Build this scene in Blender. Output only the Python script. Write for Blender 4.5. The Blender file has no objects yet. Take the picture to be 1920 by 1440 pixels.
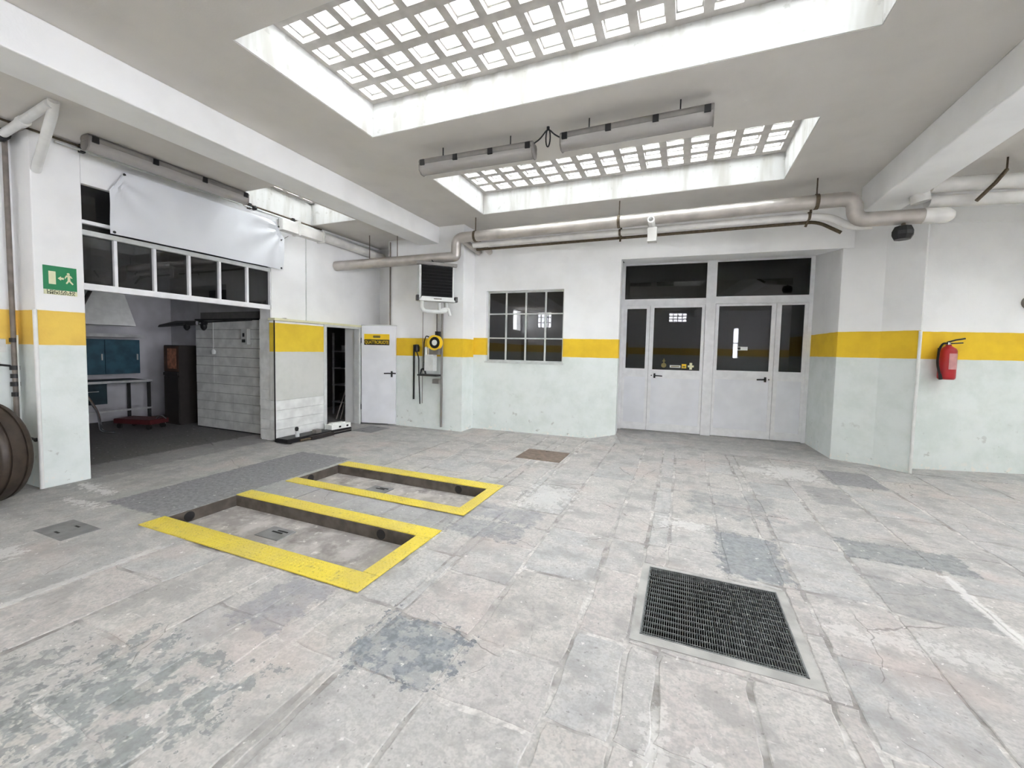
import bpy, math, random
from mathutils import Vector, Matrix
random.seed(7)
R = math.radians
scene = bpy.context.scene
col = scene.collection

# ------------------------------------------------------------------ camera
CAM_H = 1.45
yaw, pitch, roll = R(22.3257), R(3.1746), R(-1.2108)
fw = Vector((-math.sin(yaw) * math.cos(pitch), math.cos(yaw) * math.cos(pitch), -math.sin(pitch)))
rt0 = Vector((math.cos(yaw), math.sin(yaw), 0))
dn0 = fw.cross(rt0)
rt = rt0 * math.cos(roll) + dn0 * math.sin(roll)
dn = dn0 * math.cos(roll) - rt0 * math.sin(roll)
cam_d = bpy.data.cameras.new('camera')
cam = bpy.data.objects.new('camera', cam_d)
col.objects.link(cam)
cam.matrix_world = Matrix(((rt.x, -dn.x, -fw.x, 0), (rt.y, -dn.y, -fw.y, 0), (rt.z, -dn.z, -fw.z, CAM_H), (0, 0, 0, 1)))
cam_d.sensor_fit = 'HORIZONTAL'
cam_d.sensor_width = 36
cam_d.lens = 775.287 / 1920 * 36
cam_d.shift_y = -19.61 / 1920
cam_d.clip_start = 0.05
scene.camera = cam

# ------------------------------------------------------------------ sky and exposure
world = bpy.data.worlds.new('overcast_sky')
scene.world = world
world.use_nodes = True
bg = world.node_tree.nodes['Background']
bg.inputs['Color'].default_value = (0.945, 0.965, 1.0, 1)
bg.inputs['Strength'].default_value = 7.0
scene.view_settings.view_transform = 'Standard'
scene.view_settings.look = 'None'
scene.view_settings.gamma = 1.0
scene.view_settings.use_curve_mapping = False
scene.view_settings.exposure = 2.0
scene.cycles.max_bounces = 6
scene.cycles.diffuse_bounces = 5
scene.cycles.use_adaptive_sampling = True
scene.cycles.adaptive_threshold = 0.15
scene.cycles.adaptive_min_samples = 20
scene.cycles.transparent_max_bounces = 8
scene.cycles.use_denoising = True
scene.cycles.sample_clamp_indirect = 10.0

def portal(x0, x1, y0, y1, z, rot=(0, 0, 0)):
    ld = bpy.data.lights.new('daylight_portal', 'AREA')
    ld.shape = 'RECTANGLE'
    ld.size, ld.size_y = x1 - x0, y1 - y0
    ld.cycles.is_portal = True
    o = bpy.data.objects.new('daylight_portal', ld)
    o.location = ((x0 + x1) / 2, (y0 + y1) / 2, z)
    o.rotation_euler = rot
    col.objects.link(o)
    return o

# ------------------------------------------------------------------ materials
def new_mat(name):
    m = bpy.data.materials.new(name)
    m.use_nodes = True
    nt = m.node_tree
    return m, nt, nt.nodes['Principled BSDF']

def N(nt, typ, **kw):
    n = nt.nodes.new(typ)
    for k, v in kw.items():
        setattr(n, k, v)
    return n

def lk(nt, a, b):
    nt.links.new(a, b)

def val(nt, sock, v):
    if hasattr(v, 'is_linked') or isinstance(v, bpy.types.NodeSocket):
        nt.links.new(v, sock)
    else:
        sock.default_value = v

def math_n(nt, op, a, b=0.0, c=None, clamp=False):
    n = N(nt, 'ShaderNodeMath', operation=op, use_clamp=clamp)
    val(nt, n.inputs[0], a)
    val(nt, n.inputs[1], b)
    if c is not None:
        val(nt, n.inputs[2], c)
    return n.outputs[0]

def noise(nt, vec, scale, detail=4, rough=0.55, out='Fac'):
    n = N(nt, 'ShaderNodeTexNoise')
    n.inputs['Scale'].default_value = scale
    n.inputs['Detail'].default_value = detail
    n.inputs['Roughness'].default_value = rough
    lk(nt, vec, n.inputs['Vector'])
    return n.outputs[out]

def sstep(nt, v, lo, hi):
    n = N(nt, 'ShaderNodeMapRange', interpolation_type='SMOOTHSTEP')
    val(nt, n.inputs['Value'], v)
    n.inputs['From Min'].default_value = lo
    n.inputs['From Max'].default_value = hi
    return n.outputs[0]

def mixc(nt, fac, a, b, blend='MIX'):
    n = N(nt, 'ShaderNodeMix', data_type='RGBA', blend_type=blend)
    val(nt, n.inputs[0], fac)
    val(nt, n.inputs[6], a)
    val(nt, n.inputs[7], b)
    return n.outputs[2]

def srgb(r, g, b):
    f = lambda c: (c / 255 / 12.92) if c / 255 <= 0.04045 else ((c / 255 + 0.055) / 1.055) ** 2.4
    return (f(r), f(g), f(b), 1)

def bump(nt, bsdf, h, strength=0.3, dist=0.01):
    b = N(nt, 'ShaderNodeBump')
    b.inputs['Strength'].default_value = strength
    b.inputs['Distance'].default_value = dist
    lk(nt, h, b.inputs['Height'])
    lk(nt, b.outputs[0], bsdf.inputs['Normal'])

def plain(name, c, rough=0.5, metal=0.0, vary=0.12, scale=9.0, bmp=0.0):
    m, nt, b = new_mat(name)
    g = N(nt, 'ShaderNodeNewGeometry').outputs['Position']
    f = noise(nt, g, scale, 2)
    dark = tuple(x * (1 - vary) for x in c[:3]) + (1,)
    lite = tuple(min(1, x * (1 + vary * 0.6)) for x in c[:3]) + (1,)
    lk(nt, mixc(nt, sstep(nt, f, 0.3, 0.7), dark, lite), b.inputs['Base Color'])
    b.inputs['Roughness'].default_value = rough
    b.inputs['Metallic'].default_value = metal
    if bmp:
        bump(nt, b, noise(nt, g, scale * 12), bmp, 0.004)
    return m

WHITE = srgb(243, 243, 243)
DADO = srgb(228, 233, 231)
YEL = srgb(240, 200, 45)

def wall_mat(name, zlo=None, zhi=None, upper=WHITE, lower=DADO, yel=YEL):
    m, nt, b = new_mat(name)
    g = N(nt, 'ShaderNodeNewGeometry').outputs['Position']
    sp = N(nt, 'ShaderNodeSeparateXYZ')
    lk(nt, g, sp.inputs[0])
    z = sp.outputs[2]
    n1 = noise(nt, g, 2.2, 3)
    up2 = tuple(x * 0.93 for x in upper[:3]) + (1,)
    cu = mixc(nt, sstep(nt, n1, 0.35, 0.75), upper, up2)
    c = cu
    if zlo is not None:
        lo2 = (lower[0] * 0.88, lower[1] * 0.9, lower[2] * 0.88, 1)
        cl = mixc(nt, sstep(nt, noise(nt, g, 3.3, 4, 0.65), 0.35, 0.75), lower, lo2)
        ye2 = (yel[0] * 0.9, yel[1] * 0.86, yel[2] * 0.9, 1)
        cy = mixc(nt, sstep(nt, noise(nt, g, 4.0), 0.3, 0.7), yel, ye2)
        zz = math_n(nt, 'ADD', z, math_n(nt, 'MULTIPLY', math_n(nt, 'SUBTRACT', noise(nt, g, 6.0), 0.5), 0.012))
        c = mixc(nt, sstep(nt, zz, zlo - 0.004, zlo + 0.004), cl, cy)
        c = mixc(nt, sstep(nt, zz, zhi - 0.004, zhi + 0.004), c, cu)
        # scuffs and chipped plaster in the lower wall
        sc = math_n(nt, 'MULTIPLY', sstep(nt, noise(nt, g, 7.0, 4, 0.7), 0.62, 0.7), math_n(nt, 'SUBTRACT', 1.0, sstep(nt, z, 0.05, 0.9)))
        c = mixc(nt, math_n(nt, 'MULTIPLY', sc, 0.55), c, srgb(150, 146, 138))
        ch = math_n(nt, 'MULTIPLY', sstep(nt, noise(nt, g, 16.0, 3, 0.6), 0.58, 0.62), math_n(nt, 'SUBTRACT', 1.0, sstep(nt, z, 0.02, 0.16)))
        c = mixc(nt, ch, c, srgb(235, 232, 226))
    lk(nt, c, b.inputs['Base Color'])
    b.inputs['Roughness'].default_value = 0.75
    bump(nt, b, noise(nt, g, 60.0, 1), 0.12, 0.006)
    return m

M = {}
M['wall_back'] = wall_mat('painted_plaster_back', 1.36, 1.67)
M['wall_pier'] = wall_mat('painted_plaster_pier', 1.315, 1.64)
M['wall_left'] = wall_mat('painted_plaster_left', 1.41, 1.745, yel=srgb(243, 205, 95))
M['wall_right'] = wall_mat('painted_plaster_right', 1.455, 1.81)
M['booth'] = wall_mat('painted_booth', 1.36, 1.79, lower=srgb(214, 214, 210), yel=srgb(238, 206, 60))
M['ceiling'] = wall_mat('ceiling_paint', upper=srgb(216, 212, 207))
M['white'] = wall_mat('white_plaster')
M['alu'] = plain('white_aluminium', srgb(240, 240, 242), 0.4, vary=0.05)
M['steel_white'] = plain('painted_steel_bars', srgb(205, 208, 206), 0.5, vary=0.1)
M['rib'] = plain('concrete_ribs', srgb(196, 192, 188), 0.85, vary=0.12, bmp=0.2)
M['black'] = plain('black_plastic', srgb(22, 22, 24), 0.45)
M['dark_rubber'] = plain('black_rubber', srgb(30, 28, 27), 0.8)
M['dark_steel'] = plain('dark_steel', srgb(60, 60, 60), 0.5, 0.7)
M['grey_pipe'] = plain('aluminium_lagging', srgb(190, 184, 178), 0.38, 0.55, 0.14, 5)
M['white_pipe'] = plain('white_painted_pipe', srgb(222, 220, 216), 0.45, vary=0.14, scale=4)
M['brown_pipe'] = plain('old_grey_pipe', srgb(128, 120, 112), 0.6, 0.2, 0.25)
M['rust'] = plain('rusty_clamp', srgb(96, 84, 66), 0.8, 0.2, 0.3, 30)
M['pvc'] = plain('white_pvc', srgb(228, 228, 226), 0.4, vary=0.05)
M['lamp_body'] = plain('grey_lamp_housing', srgb(126, 122, 119), 0.5, vary=0.1)
M['banner'] = plain('white_tarpaulin', srgb(216, 218, 222), 0.55, vary=0.03, scale=2)
M['green_sign'] = plain('green_sign_plastic', srgb(30, 132, 84), 0.4, vary=0.05)
M['cream'] = plain('cream_sign_print', srgb(228, 226, 190), 0.5, vary=0.05)
M['text_dark'] = plain('dark_print', srgb(54, 62, 40), 0.6)
M['text_yellow'] = plain('yellow_print', srgb(246, 206, 40), 0.5, vary=0.03)
M['sign_black'] = plain('black_print', srgb(26, 24, 20), 0.5)
M['grey_print'] = plain('grey_print', srgb(120, 108, 60), 0.5)
M['white_print'] = plain('white_print', srgb(225, 226, 222), 0.5, vary=0.04)
M['door_white'] = plain('white_door_sheet', srgb(236, 237, 242), 0.42, vary=0.05, scale=3)
M['red'] = plain('red_enamel', srgb(176, 26, 34), 0.3, vary=0.1)
M['red_label'] = plain('pale_red_label', srgb(206, 150, 150), 0.5)
M['teal'] = plain('teal_steel', srgb(48, 84, 100), 0.5, 0.1, 0.3, 6)
M['dark_teal'] = plain('dark_teal_steel', srgb(30, 52, 60), 0.5, 0.1, 0.3, 6)
M['bench'] = plain('galvanised_edge', srgb(205, 206, 206), 0.35, 0.5)
M['brown'] = plain('brown_laminate', srgb(84, 58, 44), 0.6, vary=0.3)
M['dark_brown'] = plain('dark_brown_panel', srgb(46, 40, 38), 0.6)
M['orange_print'] = plain('faded_poster', srgb(176, 122, 96), 0.6, vary=0.4, scale=14)
M['maroon'] = plain('maroon_paint', srgb(84, 30, 32), 0.5)
M['chrome'] = plain('bright_metal', srgb(215, 215, 215), 0.2, 0.9)
M['styro'] = plain('white_foam', srgb(236, 238, 234), 0.7, vary=0.06)
M['brown_metal'] = plain('rusty_wheel', srgb(122, 98, 74), 0.33, 0.75, 0.4, 14)
M['brown_tyre'] = plain('worn_brown_rubber', srgb(66, 56, 48), 0.45, 0.2, 0.3, 10)
M['grille'] = plain('black_heater_fins', srgb(10, 10, 10), 0.85)
M['casing'] = plain('pale_grey_casing', srgb(212, 214, 212), 0.45, vary=0.08)
M['block'] = plain('white_painted_block', srgb(230, 231, 229), 0.7, vary=0.14, scale=5, bmp=0.15)
M['dark_wall'] = plain('grey_store_wall', srgb(196, 195, 199), 0.85, vary=0.12, scale=3)
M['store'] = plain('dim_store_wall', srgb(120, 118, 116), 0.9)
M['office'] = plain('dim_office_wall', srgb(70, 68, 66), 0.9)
M['rust_plate'] = plain('brown_steel_plate', srgb(128, 112, 100), 0.7, 0.3, 0.22, 14, 0.2)
M['grey_plate'] = plain('grey_steel_plate', srgb(132, 132, 132), 0.6, 0.2, 0.15, 10)
M['galv'] = plain('galvanised_grating', srgb(122, 125, 124), 0.5, 0.4, 0.2, 20)
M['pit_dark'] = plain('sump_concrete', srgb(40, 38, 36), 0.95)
M['pit_wall'] = plain('oily_pit_wall', srgb(92, 84, 76), 0.8, 0.1, 0.35, 8, 0.3)
M['wood'] = plain('grey_wood', srgb(176, 170, 160), 0.7, vary=0.2)

def glass_block():
    m, nt, b = new_mat('skylight_glass')
    nt.nodes.remove(b)
    out = [n for n in nt.nodes if n.type == 'OUTPUT_MATERIAL'][0]
    g = N(nt, 'ShaderNodeNewGeometry').outputs['Position']
    f = noise(nt, g, 6.0)
    t = N(nt, 'ShaderNodeBsdfTransparent')
    lk(nt, mixc(nt, f, (0.78, 0.8, 0.8, 1), (0.98, 0.98, 0.98, 1)), t.inputs[0])
    d = N(nt, 'ShaderNodeBsdfTranslucent')
    d.inputs[0].default_value = (0.92, 0.93, 0.92, 1)
    mx = N(nt, 'ShaderNodeMixShader')
    mx.inputs[0].default_value = 0.3
    lk(nt, t.outputs[0], mx.inputs[1])
    lk(nt, d.outputs[0], mx.inputs[2])
    lk(nt, mx.outputs[0], out.inputs[0])
    return m

def pane_glass(name, tint=0.35, refl=0.05):
    m, nt, b = new_mat(name)
    nt.nodes.remove(b)
    out = [n for n in nt.nodes if n.type == 'OUTPUT_MATERIAL'][0]
    t = N(nt, 'ShaderNodeBsdfTransparent')
    t.inputs[0].default_value = (tint, tint, tint * 1.02, 1)
    gl = N(nt, 'ShaderNodeBsdfGlossy')
    gl.inputs['Roughness'].default_value = 0.015
    fr = N(nt, 'ShaderNodeFresnel')
    fr.inputs[0].default_value = 1.5
    f = math_n(nt, 'ADD', fr.outputs[0], refl, clamp=True)
    g = N(nt, 'ShaderNodeNewGeometry').outputs['Position']
    bp = N(nt, 'ShaderNodeBump')
    bp.inputs['Strength'].default_value = 0.02
    lk(nt, noise(nt, g, 3.0), bp.inputs['Height'])
    lk(nt, bp.outputs[0], gl.inputs['Normal'])
    mx = N(nt, 'ShaderNodeMixShader')
    lk(nt, f, mx.inputs[0])
    lk(nt, t.outputs[0], mx.inputs[1])
    lk(nt, gl.outputs[0], mx.inputs[2])
    lk(nt, mx.outputs[0], out.inputs[0])
    return m

M['glass_block'] = glass_block()
M['pane'] = pane_glass('window_glass', 0.3, 0.02)
M['clear'] = pane_glass('clear_window_glass', 0.92, 0.0)

def diffuser_mat():
    m, nt, b = new_mat('lamp_diffuser')
    g = N(nt, 'ShaderNodeNewGeometry').outputs['Position']
    lk(nt, mixc(nt, noise(nt, g, 5), srgb(168, 164, 161), srgb(186, 182, 179)), b.inputs['Base Color'])
    b.inputs['Roughness'].default_value = 0.25
    b.inputs['Transmission Weight'].default_value = 0.25
    return m
M['diffuser'] = diffuser_mat()

def yellow_plate():
    m, nt, b = new_mat('yellow_checker_plate')
    g = N(nt, 'ShaderNodeNewGeometry').outputs['Position']
    w = sstep(nt, noise(nt, g, 11, 7, 0.7), 0.56, 0.7)
    w2 = sstep(nt, noise(nt, g, 60, 3, 0.6), 0.6, 0.7)
    c = mixc(nt, sstep(nt, noise(nt, g, 3), 0.3, 0.7), srgb(226, 204, 72), srgb(212, 192, 92))
    c = mixc(nt, math_n(nt, 'MULTIPLY', w, 0.55), c, srgb(150, 138, 96))
    c = mixc(nt, math_n(nt, 'MULTIPLY', w2, 0.5), c, srgb(110, 96, 52))
    lk(nt, c, b.inputs['Base Color'])
    b.inputs['Roughness'].default_value = 0.5
    b.inputs['Metallic'].default_value = 0.15
    bump(nt, b, noise(nt, g, 90, 4), 0.2, 0.003)
    return m
M['yellow_plate'] = yellow_plate()

# dark worn coats and patches on the floor, plus painted shade in the workshop: (x0, x1, y0, y1, edge roughness, strength, colour)
PATCHES = [
    (-4.78, -3.93, 2.02, 4.12, 0.05, 0.9, srgb(124, 124, 127)),
    (-3.93, -1.74, 2.76, 3.16, 0.05, 0.5, srgb(137, 137, 138)),
    (-1.72, -1.12, 2.82, 3.14, 0.14, 0.75, srgb(130, 131, 134), 0.35),
    (-1.68, -1.08, 3.18, 3.48, 0.14, 0.65, srgb(132, 133, 137), 0.35),
    (0.30, 0.72, 3.02, 3.74, 0.14, 0.85, srgb(128, 131, 134), 0.2),
    (1.18, 1.92, 3.68, 4.02, 0.09, 0.85, srgb(124, 127, 128), 0.2),
    (1.16, 1.66, 2.96, 3.40, 0.09, 0.6, srgb(135, 136, 136), 0.3),
    (-1.42, -0.93, 1.42, 1.80, 0.22, 0.95, srgb(124, 128, 132), 0.55),
    (-2.20, -1.86, 1.40, 1.84, 0.12, 0.65, srgb(132, 132, 137), 0.3),
    (-2.42, -1.64, 0.60, 1.20, 0.45, 0.72, srgb(122, 127, 127), 0.95),
    (-2.75, -2.3, 0.5, 0.95, 0.4, 0.8, srgb(130, 132, 131), 0.95),
    (1.66, 2.18, 5.72, 6.38, 0.05, 0.8, srgb(128, 128, 130)),
    (1.3, 1.66, 4.9, 5.5, 0.08, 0.6, srgb(132, 132, 132), 0.3),
    (0.15, 0.85, 4.10, 4.75, 0.30, 0.6, srgb(133, 135, 136), 0.5),
    (-9.9, -6.35, 0.3, 5.3, 0.10, 0.85, srgb(98, 96, 95)),  # shade of the workshop interior, painted into its floor colour
    (-6.4, -5.75, 2.3, 4.6, 0.10, 0.5, srgb(126, 124, 124)),
]
PALE = [  # whitish plaster spills and worn lines
    (1.655, 1.715, 2.6, 3.62, 0.05, 0.8), (-3.41, -3.35, 0.7, 1.72, 0.05, 0.45), (-4.3, -4.1, 0.95, 1.3, 0.25, 0.6),
    (-0.08, 0.0, 1.2, 1.75, 0.12, 0.4), (1.05, 1.55, 5.72, 6.3, 0.45, 0.6), (-0.12, 0.24, 3.68, 3.84, 0.3, 0.45),
    (-5.62, -5.0, 2.12, 2.2, 0.2, 0.9), (-5.2, -4.7, 1.88, 1.94, 0.2, 0.8), (0.75, 1.05, 5.85, 6.1, 0.3, 0.5),
    (-1.4, -1.0, 3.6, 4.2, 0.5, 0.4), (0.8, 1.5, 2.6, 2.7, 0.25, 0.35), (0.1, 1.0, 1.54, 1.58, 0.2, 0.4),
]

def floor_mat(name, slabs, joint=0.0):
    m, nt, b = new_mat(name)
    g = N(nt, 'ShaderNodeNewGeometry').outputs['Position']
    sp = N(nt, 'ShaderNodeSeparateXYZ')
    lk(nt, g, sp.inputs[0])
    x, y = sp.outputs[0], sp.outputs[1]
    big = noise(nt, g, 1.3, 3, 0.6)
    mid = noise(nt, g, 6.5, 3, 0.7)
    fine = noise(nt, g, 55, 1, 0.7)
    if slabs:
        rnd = N(nt, 'ShaderNodeObjectInfo').outputs['Random']
        ramp = N(nt, 'ShaderNodeValToRGB')
        els = ramp.color_ramp.elements
        els[0].position, els[0].color = 0.0, srgb(177, 176, 174)
        els[1].position, els[1].color = 1.0, srgb(172, 172, 171)
        for p, cc in ((0.2, srgb(185, 178, 174)), (0.35, srgb(174, 173, 172)), (0.5, srgb(188, 182, 176)), (0.65, srgb(180, 179, 177)), (0.8, srgb(186, 177, 172)), (0.9, srgb(179, 178, 177))):
            e = els.new(p)
            e.color = cc
        lk(nt, rnd, ramp.inputs[0])
        c = ramp.outputs[0]
    else:
        c = mixc(nt, sstep(nt, big, 0.35, 0.65), srgb(170, 169, 167), srgb(179, 178, 176))
    if joint:
        c = mixc(nt, sstep(nt, noise(nt, g, 2.4, 3), 0.42, 0.56), srgb(134, 130, 126), srgb(206, 203, 198))
    c = mixc(nt, math_n(nt, 'MULTIPLY', sstep(nt, mid, 0.42, 0.62), 0.6), c, srgb(199, 195, 190))
    c = mixc(nt, math_n(nt, 'MULTIPLY', sstep(nt, noise(nt, g, 3.1, 3, 0.68), 0.48, 0.64), 0.62), c, srgb(148, 146, 144))
    rg = noise(nt, g, 26, 2, 0.7)
    c = mixc(nt, math_n(nt, 'MULTIPLY', sstep(nt, rg, 0.45, 0.62), 0.45), c, srgb(151, 148, 146))
    c = mixc(nt, math_n(nt, 'MULTIPLY', sstep(nt, fine, 0.4, 0.7), 0.4), c, srgb(153, 150, 148))
    c = mixc(nt, math_n(nt, 'MULTIPLY', sstep(nt, big, 0.52, 0.68), 0.35), c, srgb(190, 175, 168))
    d = math_n(nt, 'SUBTRACT', noise(nt, g, 13.0, 4, 0.72), 0.5)

    def rect(r):
        cx, cy, hx, hy = (r[0] + r[1]) / 2, (r[2] + r[3]) / 2, (r[1] - r[0]) / 2, (r[3] - r[2]) / 2
        ax = math_n(nt, 'SUBTRACT', math_n(nt, 'ABSOLUTE', math_n(nt, 'SUBTRACT', x, cx)), hx)
        ay = math_n(nt, 'SUBTRACT', math_n(nt, 'ABSOLUTE', math_n(nt, 'SUBTRACT', y, cy)), hy)
        s = math_n(nt, 'MAXIMUM', ax, ay)
        s = math_n(nt, 'ADD', s, math_n(nt, 'MULTIPLY', d, r[4] * 2.2))
        k = math_n(nt, 'MULTIPLY', math_n(nt, 'SUBTRACT', 1.0, sstep(nt, s, -0.012, 0.012)), r[5])
        if len(r) > 7:
            k = math_n(nt, 'MULTIPLY', k, math_n(nt, 'SUBTRACT', 1.0, math_n(nt, 'MULTIPLY', hole, r[7])))
        return k
    hole = sstep(nt, noise(nt, g, 10.5, 3, 0.7), 0.47, 0.54)
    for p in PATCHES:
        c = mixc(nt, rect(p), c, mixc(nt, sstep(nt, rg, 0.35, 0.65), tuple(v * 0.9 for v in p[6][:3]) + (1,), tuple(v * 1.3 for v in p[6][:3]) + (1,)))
    for p in PALE:
        c = mixc(nt, rect(p), c, srgb(214, 212, 209))
    # scattered plaster specks and scrapes
    spk = sstep(nt, noise(nt, g, 21.0, 3, 0.62), 0.665, 0.70)
    c = mixc(nt, math_n(nt, 'MULTIPLY', spk, 0.75), c, srgb(218, 215, 211))
    mp = N(nt, 'ShaderNodeMapping')
    mp.inputs['Scale'].default_value = (3.5, 26, 1)
    mp.inputs['Rotation'].default_value = (0, 0, 0.5)
    lk(nt, g, mp.inputs[0])
    scr = sstep(nt, noise(nt, mp.outputs[0], 1.0, 3, 0.65), 0.66, 0.74)
    c = mixc(nt, math_n(nt, 'MULTIPLY', scr, 0.45), c, srgb(212, 209, 206))
    vo = N(nt, 'ShaderNodeTexVoronoi', feature='DISTANCE_TO_EDGE')
    vo.inputs['Scale'].default_value = 0.85
    wob = N(nt, 'ShaderNodeVectorMath', operation='MULTIPLY_ADD')
    nn = N(nt, 'ShaderNodeTexNoise')
    nn.inputs['Scale'].default_value = 7.0
    lk(nt, g, nn.inputs['Vector'])
    lk(nt, nn.outputs['Color'], wob.inputs[0])
    wob.inputs[1].default_value = (0.11, 0.11, 0)
    lk(nt, g, wob.inputs[2])
    lk(nt, wob.outputs[0], vo.inputs['Vector'])
    crk = math_n(nt, 'MULTIPLY', math_n(nt, 'SUBTRACT', 1.0, sstep(nt, vo.outputs['Distance'], 0.0005, 0.0035)), sstep(nt, big, 0.52, 0.58))
    c = mixc(nt, math_n(nt, 'MULTIPLY', crk, 0.5), c, srgb(85, 79, 74))
    pit = sstep(nt, noise(nt, g, 34.0, 2, 0.6), 0.66, 0.72)
    c = mixc(nt, math_n(nt, 'MULTIPLY', pit, 0.4), c, srgb(103, 99, 96))
    lk(nt, c, b.inputs['Base Color'])
    b.inputs['Specular IOR Level'].default_value = 0.3
    rr = N(nt, 'ShaderNodeMapRange')
    lk(nt, mid, rr.inputs[0])
    rr.inputs[3].default_value = 0.7
    rr.inputs[4].default_value = 0.95
    lk(nt, rr.outputs[0], b.inputs['Roughness'])
    h = math_n(nt, 'ADD', math_n(nt, 'MULTIPLY', mid, 0.7), math_n(nt, 'MULTIPLY', fine, 0.3))
    bump(nt, b, h, 0.6, 0.015)
    return m
M['slab'] = floor_mat('worn_stone_slab', True)
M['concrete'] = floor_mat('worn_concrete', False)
M['joint_bed'] = floor_mat('cement_joint_bed', False, 1.0)
M['joint'] = plain('cement_joint', srgb(170, 168, 164), 0.9, vary=0.2, scale=7, bmp=0.3)

M['rebate'] = plain('mortar_rebate', srgb(188, 186, 182), 0.85, vary=0.1)

def shaft_mat():
    m, nt, b = new_mat('grimy_shaft_plaster')
    g = N(nt, 'ShaderNodeNewGeometry').outputs['Position']
    mp = N(nt, 'ShaderNodeMapping')
    mp.inputs['Scale'].default_value = (7, 7, 1.2)
    lk(nt, g, mp.inputs[0])
    c = mixc(nt, sstep(nt, noise(nt, mp.outputs[0], 1.0, 3), 0.42, 0.72), srgb(212, 212, 211), srgb(188, 186, 181))
    c = mixc(nt, math_n(nt, 'MULTIPLY', sstep(nt, noise(nt, g, 14.0, 3), 0.62, 0.7), 0.3), c, srgb(140, 137, 130))
    lk(nt, c, b.inputs['Base Color'])
    b.inputs['Roughness'].default_value = 0.85
    return m
M['shaft'] = shaft_mat()

def pit_floor():
    m, nt, b = new_mat('pit_floor_concrete')
    g = N(nt, 'ShaderNodeNewGeometry').outputs['Position']
    c = mixc(nt, sstep(nt, noise(nt, g, 5, 7, 0.65), 0.4, 0.65), srgb(150, 144, 140), srgb(186, 180, 176))
    c = mixc(nt, math_n(nt, 'MULTIPLY', sstep(nt, noise(nt, g, 9, 6, 0.7), 0.58, 0.68), 0.7), c, srgb(226, 222, 216))
    c = mixc(nt, math_n(nt, 'MULTIPLY', sstep(nt, noise(nt, g, 4, 5, 0.6), 0.56, 0.7), 0.6), c, srgb(104, 98, 94))
    lk(nt, c, b.inputs['Base Color'])
    b.inputs['Roughness'].default_value = 0.7
    bump(nt, b, noise(nt, g, 40, 5), 0.3, 0.01)
    return m
M['pit_floor'] = pit_floor()

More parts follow.
